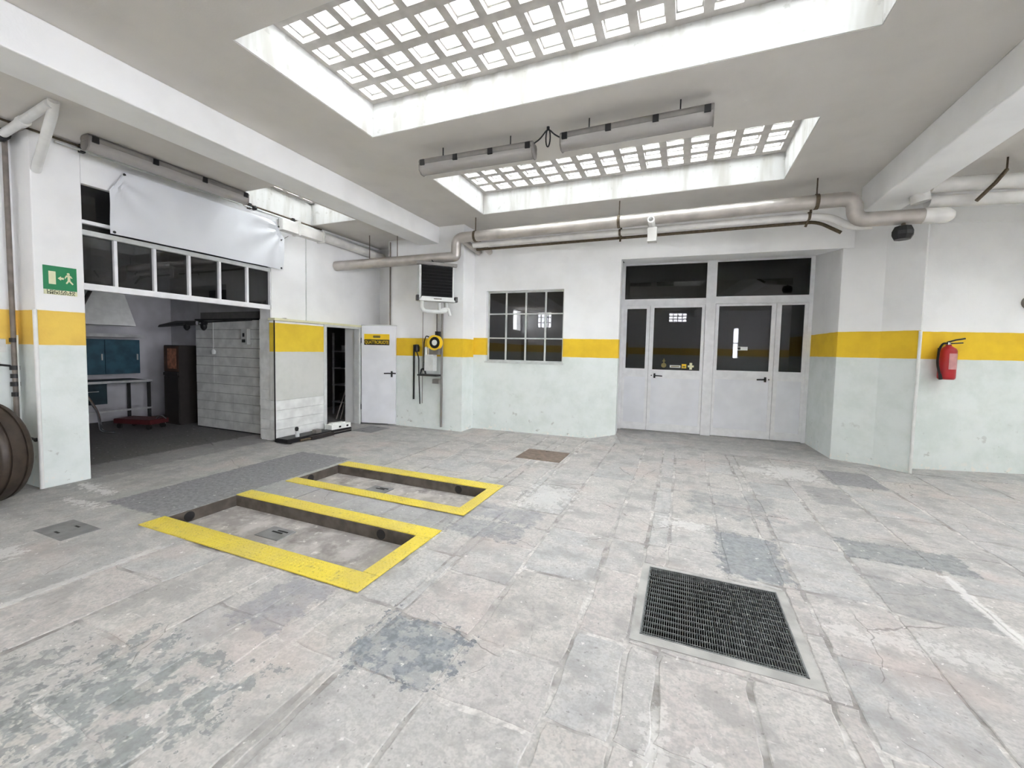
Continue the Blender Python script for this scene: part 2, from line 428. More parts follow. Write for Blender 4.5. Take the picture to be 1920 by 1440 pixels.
# ------------------------------------------------------------------ mesh helpers
class MB:
    def __init__(s):
        s.v, s.f = [], []
    def add(s, vs, fs):
        o = len(s.v)
        s.v += [tuple(p) for p in vs]
        s.f += [tuple(i + o for i in f) for f in fs]
        return s
    def box(s, x0, x1, y0, y1, z0, z1):
        return s.add([(x0, y0, z0), (x1, y0, z0), (x1, y1, z0), (x0, y1, z0), (x0, y0, z1), (x1, y0, z1), (x1, y1, z1), (x0, y1, z1)],
                     [(3, 2, 1, 0), (4, 5, 6, 7), (0, 1, 5, 4), (1, 2, 6, 5), (2, 3, 7, 6), (3, 0, 4, 7)])
    def cbox(s, x0, x1, y0, y1, z0, z1, c):
        """a box with its upper edges chamfered"""
        return s.add([(x0, y0, z0), (x1, y0, z0), (x1, y1, z0), (x0, y1, z0), (x0, y0, z1 - c), (x1, y0, z1 - c), (x1, y1, z1 - c), (x0, y1, z1 - c),
                      (x0 + c, y0 + c, z1), (x1 - c, y0 + c, z1), (x1 - c, y1 - c, z1), (x0 + c, y1 - c, z1)],
                     [(3, 2, 1, 0), (8, 9, 10, 11), (0, 1, 5, 4), (1, 2, 6, 5), (2, 3, 7, 6), (3, 0, 4, 7), (4, 5, 9, 8), (5, 6, 10, 9), (6, 7, 11, 10), (7, 4, 8, 11)])
    def prism(s, poly, z0, z1):
        n = len(poly)
        a = sum(poly[i][0] * poly[(i + 1) % n][1] - poly[(i + 1) % n][0] * poly[i][1] for i in range(n))
        if a < 0:
            poly = poly[::-1]
        vs = [(p[0], p[1], z0) for p in poly] + [(p[0], p[1], z1) for p in poly]
        return s.add(vs, [tuple(range(n))[::-1], tuple(range(n, 2 * n))] + [(i, (i + 1) % n, (i + 1) % n + n, i + n) for i in range(n)])
    def profile_x(s, prof, x0, x1):
        """(y, z) outline extruded along x"""
        n = len(prof)
        vs = [(x0, p[0], p[1]) for p in prof] + [(x1, p[0], p[1]) for p in prof]
        return s.add(vs, [tuple(range(n))[::-1], tuple(range(n, 2 * n))] + [(i, (i + 1) % n, (i + 1) % n + n, i + n) for i in range(n)])
    def tube(s, pts, r, n=12, bend=0.0, cap=True):
        pts = [Vector(p) for p in pts]
        if bend:
            out = [pts[0]]
            for a, b, c in zip(pts, pts[1:], pts[2:]):
                d1, d2 = (a - b), (c - b)
                k = min(bend, d1.length * 0.49, d2.length * 0.49)
                p1, p2 = b + d1.normalized() * k, b + d2.normalized() * k
                for i in range(7):
                    t = i / 6
                    out.append(p1 * (1 - t) ** 2 + b * 2 * t * (1 - t) + p2 * t * t)
            out.append(pts[-1])
            pts = out
        rs = r if isinstance(r, (list, tuple)) else [r] * len(pts)
        t0 = (pts[1] - pts[0]).normalized()
        up = Vector((0, 0, 1)) if abs(t0.z) < 0.9 else Vector((1, 0, 0))
        nrm = t0.cross(up).normalized()
        o = len(s.v)
        for i, p in enumerate(pts):
            a = pts[max(0, i - 1)]
            b = pts[min(len(pts) - 1, i + 1)]
            t = (b - a).normalized()
            nrm = (nrm - t * nrm.dot(t)).normalized()
            bi = t.cross(nrm)
            for k in range(n):
                an = 2 * math.pi * k / n
                s.v.append(tuple(p + (nrm * math.cos(an) + bi * math.sin(an)) * rs[i]))
        for i in range(len(pts) - 1):
            for k in range(n):
                a, b = o + i * n + k, o + i * n + (k + 1) % n
                s.f.append((a, b, b + n, a + n))
        if cap:
            s.f.append(tuple(o + k for k in range(n))[::-1])
            e = o + (len(pts) - 1) * n
            s.f.append(tuple(e + k for k in range(n)))
        return s
    def lathe(s, prof, n=24, c=(0, 0, 0), axis='z'):
        """(r, h) outline turned about an axis through c"""
        o = len(s.v)
        for r, h in prof:
            for k in range(n):
                a = 2 * math.pi * k / n
                u, v = r * math.cos(a), r * math.sin(a)
                p = {'z': (u, v, h), 'x': (h, u, v), 'y': (v, h, u)}[axis]
                s.v.append((p[0] + c[0], p[1] + c[1], p[2] + c[2]))
        for i in range(len(prof) - 1):
            for k in range(n):
                a, b = o + i * n + k, o + i * n + (k + 1) % n
                s.f.append((a, b, b + n, a + n))
        s.f.append(tuple(o + k for k in range(n))[::-1])
        e = o + (len(prof) - 1) * n
        s.f.append(tuple(e + k for k in range(n)))
        return s
    def build(s, name, mat, parent=None, smooth=False, loc=None, rz=0.0, bevel=0.0):
        me = bpy.data.meshes.new(name)
        me.from_pydata(s.v, [], s.f)
        me.validate()
        if smooth:
            me.polygons.foreach_set('use_smooth', [True] * len(me.polygons))
            me.set_sharp_from_angle(angle=R(40))
        o = bpy.data.objects.new(name, me)
        me.materials.append(M[mat] if isinstance(mat, str) else mat)
        col.objects.link(o)
        if parent is not None:
            o.parent = parent
        if loc is not None:
            o.location = loc
        o.rotation_euler.z = rz
        if bevel:
            bv = o.modifiers.new('bevel', 'BEVEL')
            bv.width = bevel
            bv.segments = 2
            bv.limit_method = 'ANGLE'
        return o

def tag(o, label=None, cat=None, group=None, kind=None):
    if label: o['label'] = label
    if cat: o['category'] = cat
    if group: o['group'] = group
    if kind: o['kind'] = kind
    return o

def thing(name, label, cat, loc=(0, 0, 0), rz=0.0, group=None, kind=None):
    o = bpy.data.objects.new(name, None)
    o.empty_display_size = 0.1
    col.objects.link(o)
    o.location = loc
    o.rotation_euler.z = rz
    return tag(o, label, cat, group, kind)

def struct(o, label, cat):
    return tag(o, label, cat, None, 'structure')

def dup(mesh_obj, parent=None, loc=None):
    c = mesh_obj.copy()
    col.objects.link(c)
    if parent is not None:
        c.parent = parent
    if loc is not None:
        c.location = loc
    return c

def subtract(rect, holes):
    """split a rectangle (x0, x1, y0, y1) around holes"""
    xs = sorted({rect[0], rect[1], *[v for h in holes for v in h[:2] if rect[0] < v < rect[1]]})
    ys = sorted({rect[2], rect[3], *[v for h in holes for v in h[2:4] if rect[2] < v < rect[3]]})
    out = []
    for a, b in zip(xs, xs[1:]):
        run = None
        for c, d in zip(ys, ys[1:]):
            mx, my = (a + b) / 2, (c + d) / 2
            if any(h[0] < mx < h[1] and h[2] < my < h[3] for h in holes):
                if run: out.append(tuple(run)); run = None
            elif run: run[3] = d
            else: run = [a, b, c, d]
        if run: out.append(tuple(run))
    return out

def text(body, size, name, mat, parent, loc, rot, depth=0.001, width=None):
    cu = bpy.data.curves.new(name, 'FONT')
    cu.body = body
    cu.size = size
    cu.extrude = depth
    cu.offset = size * 0.012
    cu.align_x, cu.align_y = 'CENTER', 'CENTER'
    t = bpy.data.objects.new(name, cu)
    col.objects.link(t)
    dg = bpy.context.evaluated_depsgraph_get()
    me = bpy.data.meshes.new_from_object(t.evaluated_get(dg))
    bpy.data.objects.remove(t)
    o = bpy.data.objects.new(name, me)
    me.materials.clear()
    me.materials.append(M[mat])
    col.objects.link(o)
    o.parent = parent
    o.location = loc
    o.rotation_euler = rot
    if width:
        xs = [v.co.x for v in me.vertices]
        k = width / (max(xs) - min(xs))
        for v in me.vertices:
            v.co.x *= k
    return o

def frame_pt(o, ang, u, v):
    a = R(ang)
    return (o[0] + u * math.cos(a) - v * math.sin(a), o[1] + u * math.sin(a) + v * math.cos(a))
BWO, BWA = (-3.5, 6.77), 3.15        # back wall line
DWO, DWA = (-1.1, 8.06), 3.15        # line of the entrance doors
RWO, RWA = (2.86, 7.02), 15.6        # right hand wall line
bw = lambda u, v=0: frame_pt(BWO, BWA, u, v)
dw = lambda u, v=0: frame_pt(DWO, DWA, u, v)
rw = lambda u, v=0: frame_pt(RWO, RWA, u, v)

ZC, ZL = 3.60, 3.43                  # ceiling of the hall, ceiling of the left bay
S1 = (-3.03, 1.11, 2.05, 3.48)
S2 = (-3.02, 1.06, 4.57, 6.01)
S3 = (-5.72, -4.78, 3.73, 5.13)
SB = (-3.03, 1.11, -1.9, -0.47)
SR = (3.4, 7.2, 3.0, 6.0)
PIT1 = (-3.93, -1.845, 2.035, 2.63)
PIT2 = (-3.87, -1.825, 3.255, 3.84)
GRATE = (-0.148, 0.592, 2.175, 2.91)
PLATES = {'rust': (-2.05, -1.435, 5.19, 5.73)}

# ------------------------------------------------------------------ floor
SLAB = (-3.37, 4.6, 0.15, 6.72)
fl = thing('floor', 'worn grey floor of stone slabs and patched concrete', 'floor', kind='structure')
m = MB()
for r in subtract((-9.9, 8.0, -6.2, 9.6), [SLAB]):
    for q in subtract(r, [PIT1, PIT2]):
        m.box(q[0], q[1], q[2], q[3], -0.25, 0.0)
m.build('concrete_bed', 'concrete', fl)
m = MB()
for r in subtract(SLAB, [PIT1, PIT2, GRATE]):
    m.box(*r, -0.25, -0.005)
m.build('joint_bed', 'joint_bed', fl)
# stone slabs, laid in long columns
random.seed(21)
xb = [-3.37, -2.86, -2.36, -1.83, -1.37, -0.94, -0.46, -0.045, 0.33, 0.74, 1.17, 1.68, 2.2, 2.72, 3.3, 3.95, 4.6]
yfix = {3: [1.40, 1.83], 4: [1.42, 1.80, 2.80, 3.15, 3.50], 5: [1.42, 1.80], 6: [2.07, 1.5], 7: [2.07, 1.55], 8: [2.07, 3.0, 3.75], 9: [3.0, 3.75], 10: [2.95, 3.4, 3.68, 4.02], 11: [3.4, 3.68, 4.02, 5.7, 6.4]}
holes = [(-4.2, -1.71, 1.85, 2.785), (-4.2, -1.705, 3.11, 4.01), (GRATE[0] - 0.045, GRATE[1] + 0.05, GRATE[2] - 0.06, GRATE[3] + 0.03), PLATES['rust']]
nslab = 0
for i, (a, b) in enumerate(zip(xb, xb[1:])):
    ys = [SLAB[2]] + sorted(yfix.get(i, [])) + [SLAB[3]]
    yy = []
    for c, d in zip(ys, ys[1:]):
        yy.append(c)
        n = max(1, round((d - c) / random.uniform(0.55, 0.85)))
        if n > 1:
            w = [random.uniform(0.75, 1.25) for _ in range(n)]
            t = c
            for k in w[:-1]:
                t += (d - c) * k / sum(w)
                yy.append(t)
    yy.append(SLAB[3])
    for c, d in zip(yy, yy[1:]):
        for q in subtract((a, b, c, d), holes):
            if q[1] - q[0] < 0.03 or q[3] - q[2] < 0.03:
                continue
            q = (q[0] + random.choice((0, 0, .004, .012)), q[1] - random.choice((0, 0, .004, .01)), q[2] + random.choice((0, 0, .005)), q[3] - random.choice((0, .003, .01)))
            g = random.uniform(0.0015, 0.004)
            w, h = (q[1] - q[0]) / 2 - g, (q[3] - q[2]) / 2 - g
            if min(w, h) < 0.012:
                continue
            e = MB()
            # outline with slightly worn, uneven edges
            pts = []
            corners = [(-w, -h), (w, -h), (w, h), (-w, h)]
            for (p, r2) in zip(corners, corners[1:] + corners[:1]):
                L = math.hypot(r2[0] - p[0], r2[1] - p[1])
                k = max(1, int(L / 0.055))
                jj = 0.0
                nx, ny = -(r2[1] - p[1]) / L, (r2[0] - p[0]) / L
                for s_ in range(k):
                    t = s_ / k
                    jj = max(0.0, min(0.016, jj + random.uniform(-0.006, 0.0065)))
                    j = (jj + (0.012 if s_ == 0 else 0)) if L > 0.1 else 0
                    pts.append((p[0] + (r2[0] - p[0]) * t + nx * j, p[1] + (r2[1] - p[1]) * t + ny * j))
            n = len(pts)
            top = random.uniform(-0.0015, 0.0005)
            tx, ty = random.uniform(-0.002, 0.002), random.uniform(-0.002, 0.002)
            vs = [(p[0], p[1], -0.02) for p in pts] + [(p[0], p[1], top - 0.003) for p in pts] + [(p[0] * (1 - 0.005 / max(w, .02)), p[1] * (1 - 0.005 / max(h, .02)), top + tx * p[0] + ty * p[1]) for p in pts]
            fs = [tuple(range(2 * n, 3 * n))] + [(k, (k + 1) % n, (k + 1) % n + n, k + n) for k in range(n)] + [(k + n, (k + 1) % n + n, (k + 1) % n + 2 * n, k + 2 * n) for k in range(n)]
            e.add(vs, fs)
            e.build('stone_slab', 'slab', fl, loc=((q[0] + q[1]) / 2, (q[2] + q[3]) / 2, 0))
            nslab += 1
# cement collar round the drain grating
m = MB()
for q in subtract(holes[2], [GRATE]):
    m.box(*q, -0.03, -0.001)
m.build('cement_collar', 'joint', fl)
# cement fillet at the foot of the wall corner beside the doors
a0, a1, a2 = bw(2.1, -0.01), bw(2.56, -0.01), bw(2.62, 0.25)
m = MB().add([(a0[0], a0[1], 0), (a1[0] + 0.1, a1[1] - 0.22, 0), (a2[0] + 0.12, a2[1] + 0.5, 0), (a1[0] - 0.02, a1[1], 0.10), (a1[0] - 0.06, a1[1] + 0.5, 0.06)], [(0, 1, 3), (1, 2, 4, 3), (0, 3, 4)])
m.build('cement_fillet', 'concrete', fl)

# ------------------------------------------------------------------ ceiling and beams
m = MB()
for r in subtract((-4.46, 8.0, -6.2, 9.6), [S1, S2, SB, SR]):
    m.box(*r, ZC, 4.12)
struct(m.build('ceiling', 'ceiling'), 'flat white ceiling slab of the hall with skylight openings', 'ceiling')
m = MB()
for r in subtract((-6.4, -4.46, -6.2, 7.0), [S3]):
    m.box(*r, ZL, 4.12)
struct(m.build('ceiling', 'ceiling'), 'lower white ceiling of the bay over the workshop opening', 'ceiling')
m = MB().box(-4.46, -4.055, -6.2, 6.9, 3.306, ZC)
struct(m.build('trim_1', 'white', bevel=0.012), 'long white ceiling beam left of the skylights', 'beam')
m = MB().box(2.015, 2.41, -6.2, 6.62, 3.275, ZC)
struct(m.build('trim_2', 'white', bevel=0.012), 'long white ceiling beam over the corner pillar on the right', 'beam')

# ------------------------------------------------------------------ walls
def wall_seg(name, mat, label, o, ang, u0, u1, z0, z1, th, holes=()):
    m = MB()
    for a, b, c, d in subtract((u0, u1, z0, z1), list(holes)):
        m.box(a, b, 0, th, c, d)
    return struct(m.build(name, mat, loc=(o[0], o[1], 0), rz=R(ang)), label, 'wall')

WIN = (0.19, 1.61, 1.25, 2.51)
o = wall_seg('wall_back', 'wall_back', 'white back wall with yellow band around the barred window', BWO, BWA, -0.2, 2.53, 0, ZC, 0.22, [WIN])
# reveal beside the doors
m = MB().prism([bw(2.529, 0.002), dw(-0.001, 0), dw(-0.25, 0.0), bw(2.25, 0.2)], 0, 3.3)
struct(m.build('wall_reveal', 'white'), 'white reveal at the left of the entrance doors', 'wall')
# lintel over the doors with a soffit that rises towards them
m = MB()
L0, L1 = 2.53, 5.62
m.profile_x([(0, 2.955), (1.33, 3.13), (1.33, ZC), (0, ZC)], L0, L1)
struct(m.build('wall_lintel', 'white', loc=(BWO[0], BWO[1], 0), rz=R(BWA)), 'white lintel wall above the entrance doors', 'wall')
m = MB().prism([(2.01, 7.15), (2.43, 6.97), (2.72, 6.69), (2.88, 7.04), (3.0, 8.6), (1.95, 8.6), (1.955, 8.20)], 0, ZC)
struct(m.build('wall_pillar', 'wall_right'), 'stepped white corner pillar right of the doors with yellow band', 'pillar')
wall_right = wall_seg('wall_right', 'wall_right', 'white right wall behind the fire extinguisher with yellow band', RWO, RWA, -0.05, 5.4, 0, ZC, 0.2)
# pier at the left end of the back wall
m = MB().prism([(-5.13, 6.33), (-3.556, 6.36), (-3.556, 7.0), (-5.13, 7.0)], 0, ZC)
struct(m.build('wall_pier', 'wall_pier'), 'white pier behind the unit heater with yellow band', 'wall')
m = MB().box(-6.2, -5.1, 6.8, 7.0, 0, ZC)
struct(m.build('wall_corner', 'wall_pier'), 'narrow recessed white wall in the far left corner', 'wall')
# left wall: pillar, header over the opening, wall over the booth
m = MB().box(-6.4, -5.73, 1.94, 2.30, 0, ZL)
struct(m.build('wall_left_pillar', 'wall_left', bevel=0.01), 'white brick pillar with exit sign and yellow band', 'pillar')
m = MB()
m.box(-5.98, -5.73, 2.30, 4.40, 3.06, ZL)
m.box(-5.98, -5.73, 4.40, 6.85, 1.86, ZL)
m.box(-5.98, -5.73, 4.40, 5.32, 0, 1.86)
m.box(-5.98, -5.73, 6.12, 6.85, 0, 1.86)
struct(m.build('wall_left', 'white'), 'white left wall above the workshop opening and booth', 'wall')
m = MB()
for a, b, c, d in subtract((-6.2, 1.95, 0, ZL), [(-5.8, -4.5, 2.45, 3.38)]):
    m.box(-6.3, -6.1, a, b, c, d)
struct(m.build('wall_left_recess', 'wall_left'), 'white wall behind the leaning wheel with yellow band', 'wall')
# the unseen rest of the hall behind the camera
REARW = [(-5.3, -4.6, 2.6, 3.38), (0.85, 1.7, 3.05, 3.5), (3.82, 4.07, 1.3, 2.77)]
m = MB()
for a, b, c, d in subtract((-6.3, 8.0, 0, ZC), REARW):
    m.box(a, b, -6.2, -6.0, c, d)
struct(m.build('wall_rear', 'wall_left'), 'rear wall of the hall with high windows, seen only in reflections', 'wall')
SIDEW = [(-4.8, -1.9, 0.9, 3.4), (-0.8, 2.2, 0.9, 3.4)]  # unseen side windows, added to throw daylight on the walls
m = MB()
for a, b, c, d in subtract((-6.2, 9.0, 0, ZC), SIDEW):
    m.box(7.8, 8.0, a, b, c, d)
struct(m.build('wall_far_right', 'wall_right'), 'far side wall of the hall on the right, out of the picture', 'wall')
for k, (a, b, c, d) in enumerate(REARW):
    w = thing('window_%d' % (k + 4), 'high steel framed window %s of the rear wall, seen in reflections' % ['at the left end', 'near the middle', 'as a tall narrow slot'][k], 'window', (0, 0, 0), kind='structure')
    f = MB()
    nx = 1 if b - a < 0.6 else 4
    nz = 3 if b - a > 0.6 else 2
    for i in range(nx + 1):
        x = a + (b - a) * i / nx
        f.box(x - 0.02, x + 0.02, -6.12, -6.08, c, d)
    for i in range(nz + 1):
        z = c + (d - c) * i / nz
        f.box(a, b, -6.12, -6.08, z - 0.02, z + 0.02)
    f.build('window_frame', 'steel_white', w)
    MB().box(a, b, -6.105, -6.095, c, d).build('pane', 'clear', w)

for k, (a, b, c, d) in enumerate(SIDEW):
    w = thing('window_%d' % (k + 11), 'large steel window %s of the far right side wall, unseen, added to light the hall' % ['at the rear', 'in the middle'][k], 'window', kind='structure')
    f = MB()
    for i in range(7):
        y = a + (b - a) * i / 6
        f.box(7.88, 7.92, y - 0.02, y + 0.02, c, d)
    for i in range(5):
        z = c + (d - c) * i / 4
        f.box(7.88, 7.92, a, b, z - 0.02, z + 0.02)
    f.build('window_frame', 'steel_white', w)
    MB().box(7.895, 7.905, a, b, c, d).build('pane', 'clear', w)
p = portal(0, 2.5, SIDEW[0][0], SIDEW[1][1], 0, (0, R(90), 0))
p.location = (8.1, (SIDEW[0][0] + SIDEW[1][1]) / 2, 2.15)

# ------------------------------------------------------------------ skylights
def skylight(rect, label, ncol, nrow, x_first, px, y_first, py, zt, cell=0.188):
    t = thing('skylight', label, 'skylight', ((rect[0] + rect[1]) / 2, (rect[2] + rect[3]) / 2, zt), group='glass block skylights')
    ox, oy = t.location.x, t.location.y
    # ribbed concrete lattice
    m = MB()
    hc = [(x_first + i * px - cell / 2, x_first + i * px + cell / 2, y_first + j * py - cell / 2, y_first + j * py + cell / 2) for i in range(ncol) for j in range(nrow)]
    for q in subtract((rect[0], rect[1], rect[2], rect[3]), hc):
        m.box(q[0] - ox, q[1] - ox, q[2] - oy, q[3] - oy, 0, 0.075)
    m.build('rib_lattice', 'rib', t)
    m = MB()
    k2 = cell / 2 - 0.013
    for q in subtract((rect[0], rect[1], rect[2], rect[3]), [(x_first + i * px - k2, x_first + i * px + k2, y_first + j * py - k2, y_first + j * py + k2) for i in range(ncol) for j in range(nrow)]):
        m.box(q[0] - ox, q[1] - ox, q[2] - oy, q[3] - oy, 0.05, 0.075)
    m.build('tile_rebate', 'rebate', t)
    zb = (ZL if rect is S3 else ZC) - zt + 0.004
    m = MB()
    for a, b, c, d in ((rect[0], rect[0] + .006, rect[2], rect[3]), (rect[1] - .006, rect[1], rect[2], rect[3]), (rect[0], rect[1], rect[2], rect[2] + .006), (rect[0], rect[1], rect[3] - .006, rect[3])):
        m.box(a - ox, b - ox, c - oy, d - oy, zb, 0.0)
    m.build('shaft_lining', 'shaft', t)
    # each glass tile: a plate with a thicker inset lens
    g = MB().box(-cell / 2 + .014, cell / 2 - .014, -cell / 2 + .014, cell / 2 - .014, 0.056, 0.066)
    k = cell / 2 - 0.03
    g.cbox(-k, k, -k, k, 0.066, 0.076, 0.004)
    first = None
    for i in range(ncol):
        for j in range(nrow):
            loc = (x_first + i * px - ox, y_first + j * py - oy, 0)
            if first is None:
                first = g.build('glass_tile', 'glass_block', t, loc=loc)
            else:
                dup(first, t, loc)
    portal(*rect, zt + 0.12)
    return t
skylight(S1, 'large glass-tile skylight nearest the camera', 16, 5, -2.885, 0.2575, 2.23, 0.272, 3.925)
skylight(S2, 'glass-tile skylight behind the two hanging tube lamps', 15, 5, -2.86, 0.268, 4.75, 0.27, 3.925)
skylight(S3, 'small glass-tile skylight in the left bay over the booth', 3, 5, -5.55, 0.275, 3.9, 0.27, 3.78)


skylight(SB, 'glass-tile skylight behind the camera, unseen, added for light on the back wall', 16, 5, -2.885, 0.2575, -1.72, 0.272, 3.925)  # extra skylight out of view, added for frontal light
skylight(SR, 'glass-tile skylight over the right bay, unseen, added to brighten the right wall', 14, 11, 3.54, 0.27, 3.15, 0.27, 3.925)  # extra skylight out of view, placed and sized to light the right side

# ------------------------------------------------------------------ service pits and grating
def pit(name, hole, outer, label):
    x0, x1, y0, y1 = hole
    t = thing(name, label, 'service pit', ((x0 + x1) / 2, (y0 + y1) / 2, -0.16), group='recessed lift pits')
    ox, oy = t.location.x, t.location.y
    MB().box(x0 - ox, x1 - ox, y0 - oy, y1 - oy, -0.04, 0.06).build('pit_floor', 'pit_floor', t)
    m = MB()
    for a, b, c, d in ((x0, x0 + 0.012, y0, y1), (x1 - 0.012, x1, y0, y1), (x0, x1, y0, y0 + 0.012), (x0, x1, y1 - 0.012, y1)):
        m.box(a - ox, b - ox, c - oy, d - oy, 0.0, 0.158)
    m.build('pit_lining', 'pit_wall', t)
    a0, a1, b0, b1 = outer
    def plate(xa, xb_, ya, yb_):
        p = MB().cbox(xa - ox, xb_ - ox, ya - oy, yb_ - oy, 0.1605, 0.168, 0.002).build('checker_plate', 'yellow_plate', t)
        tr = MB()
        st = 0.034
        i = 0
        yy_ = ya + 0.02
        while yy_ < yb_ - 0.012:
            xx_ = xa + 0.02 + (0.5 * st if i % 2 else 0)
            while xx_ < xb_ - 0.012:
                s = 1 if (i % 2) else -1
                L, w = 0.0115, 0.0038
                c = math.sqrt(0.5)
                cx, cy = xx_ - ox, yy_ - oy
                tr.add([(cx - L * c, cy - L * c * s, 0.168), (cx + w * c, cy - w * c * s, 0.168), (cx + L * c, cy + L * c * s, 0.168), (cx - w * c, cy + w * c * s, 0.168), (cx, cy, 0.1712)],
                       [(0, 1, 4), (1, 2, 4), (2, 3, 4), (3, 0, 4)])
                xx_ += st
            yy_ += st * 0.5
            i += 1
        tag(tr.build('raised_tread', 'yellow_plate', p), kind='stuff')
    plate(a0, a1, b0, y0 + 0.004)
    plate(a0 + 0.02, a1, y1 - 0.004, b1)
    plate(x1 - 0.004, a1, y0 + 0.008, y1 - 0.008)
    # small lid in the pit floor
    cx, cy = (x0 + x1) / 2 - 0.16, (y0 + y1) / 2 + 0.02
    m = MB().cbox(cx - 0.13 - ox, cx + 0.13 - ox, cy - 0.09 - oy, cy + 0.09 - oy, 0.06, 0.066, 0.002)
    l = m.build('inspection_lid', 'grey_plate', t)
    MB().box(cx - 0.05 - ox, cx + 0.06 - ox, cy + 0.005 - oy, cy + 0.02 - oy, 0.066, 0.069).box(cx - 0.02 - ox, cx + 0.09 - ox, cy + 0.035 - oy, cy + 0.048 - oy, 0.066, 0.069).build('slot', 'dark_rubber', l)
    # duct openings in the lining
    for px, py, ax in ((x0 + 0.0125, y0 + 0.17, 'x'), (x1 - 0.34, y1 - 0.0125, 'y')):
        s = 1 if ax == 'x' else -1
        m = MB().lathe([(0.032, 0), (0.042, 0), (0.042, 0.004 * s), (0.032, 0.004 * s), (0.032, 0.001 * s)], 16, (px - ox, py - oy, 0.11), ax)
        m.build('duct_mouth', 'dark_rubber', t, True)
    return t
pit('lift_pit', PIT1, (-3.95, -1.72, 1.855, 2.78), 'nearer recessed pit framed by yellow checker plates')
pit('lift_pit', PIT2, (-3.88, -1.71, 3.12, 4.0), 'farther recessed pit framed by yellow checker plates')

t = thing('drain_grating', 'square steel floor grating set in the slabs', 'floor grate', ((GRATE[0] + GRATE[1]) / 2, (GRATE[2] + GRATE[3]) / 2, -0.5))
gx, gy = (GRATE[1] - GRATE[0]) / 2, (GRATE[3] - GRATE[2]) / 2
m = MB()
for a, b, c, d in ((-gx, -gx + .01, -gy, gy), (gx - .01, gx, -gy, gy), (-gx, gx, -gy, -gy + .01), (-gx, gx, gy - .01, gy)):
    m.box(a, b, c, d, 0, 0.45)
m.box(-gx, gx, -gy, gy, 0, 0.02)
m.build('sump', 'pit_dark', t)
m = MB()
for a, b, c, d in ((-gx, -gx + .008, -gy, gy), (gx - .008, gx, -gy, gy), (-gx, gx, -gy, -gy + .008), (-gx, gx, gy - .008, gy)):
    m.box(a, b, c, d, 0.452, 0.5)
m.build('grating_frame', 'galv', t)
m = MB()
nb = 64
for i in range(1, nb):
    x = -gx + 2 * gx * i / nb
    m.box(x - 0.0012, x + 0.0012, -gy + .008, gy - .008, 0.47, 0.497)
tag(m.build('bearing_bars', 'galv', t), kind='stuff')
cb = None
for i in range(15):
    y = -gy + 2 * gy * (i + 0.5) / 15
    if cb is None:
        cb = MB().box(-gx + .008, gx - .008, -0.0016, 0.0016, 0.489, 0.4985).build('cross_bar', 'galv', t, loc=(0, y, 0))
    else:
        dup(cb, t, (0, y, 0))

def lid(rect, mat, label, z=0.003):
    t = thing('floor_plate', label, 'floor plate', ((rect[0] + rect[1]) / 2, (rect[2] + rect[3]) / 2, 0))
    w, h = (rect[1] - rect[0]) / 2, (rect[3] - rect[2]) / 2
    MB().cbox(-w, w, -h, h, -0.006, z, 0.002).build('plate', mat, t)
    m = MB()
    m.box(-0.03, 0.03, -h + 0.05, -h + 0.065, z, z + 0.001).box(-0.03, 0.03, h - 0.065, h - 0.05, z, z + 0.001)
    m.build('lifting_slot', 'dark_rubber', t)
    return t
lid(PLATES['rust'], 'rust_plate', 'brown steel cover plate in the floor before the window wall', 0.002)
lid((-4.53, -4.12, 1.47, 1.70), 'grey_plate', 'small grey cover plate in the concrete near the exit sign pillar')
lid((-5.28, -4.86, 5.55, 6.05), 'grey_plate', 'grey cover plate in the floor under the open booth door')

# ------------------------------------------------------------------ barred window in the back wall
w = thing('window_1', 'steel window of twelve dark panes in the back wall', 'window', (BWO[0], BWO[1], 0), R(BWA), kind='structure')
u0, u1, z0, z1 = WIN
us = [u0, 0.545, 0.915, 1.275, u1]
zs = [z0, 1.67, 2.105, z1]
m = MB()
m.box(u0, u0 + 0.03, 0.08, 0.12, z0, z1).box(u1 - 0.03, u1, 0.08, 0.12, z0, z1).box(u0, u1, 0.08, 0.12, z0, z0 + 0.03).box(u0, u1, 0.08, 0.12, z1 - 0.03, z1)
m.build('window_frame', 'steel_white', w)
for u in us[1:-1]:
    MB().box(u - 0.014, u + 0.014, 0.075, 0.115, z0 + 0.02, z1 - 0.02).build('glazing_bar', 'steel_white', w)
for z in zs[1:-1]:
    MB().box(u0 + 0.02, u1 - 0.02, 0.08, 0.112, z - 0.011, z + 0.011).build('glazing_bar', 'steel_white', w)
for a, b in zip(us, us[1:]):
    for c, d in zip(zs, zs[1:]):
        MB().box(a + 0.004, b - 0.004, 0.094, 0.1, c + 0.004, d - 0.004).build('pane', 'pane', w)
MB().box(u0 - 0.02, u1 + 0.02, -0.012, 0.09, z0 - 0.03, z0 + 0.002).build('window_sill', 'steel_white', w)
# dim room behind window and doors
m = MB()
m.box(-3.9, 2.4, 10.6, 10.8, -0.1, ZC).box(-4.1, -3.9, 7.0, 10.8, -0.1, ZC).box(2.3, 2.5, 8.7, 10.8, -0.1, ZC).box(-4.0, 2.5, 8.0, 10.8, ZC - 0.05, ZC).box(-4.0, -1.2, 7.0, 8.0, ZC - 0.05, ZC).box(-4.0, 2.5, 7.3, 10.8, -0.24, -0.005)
struct(m.build('wall_office', 'office'), 'dim office walls behind the glazed doors', 'wall')

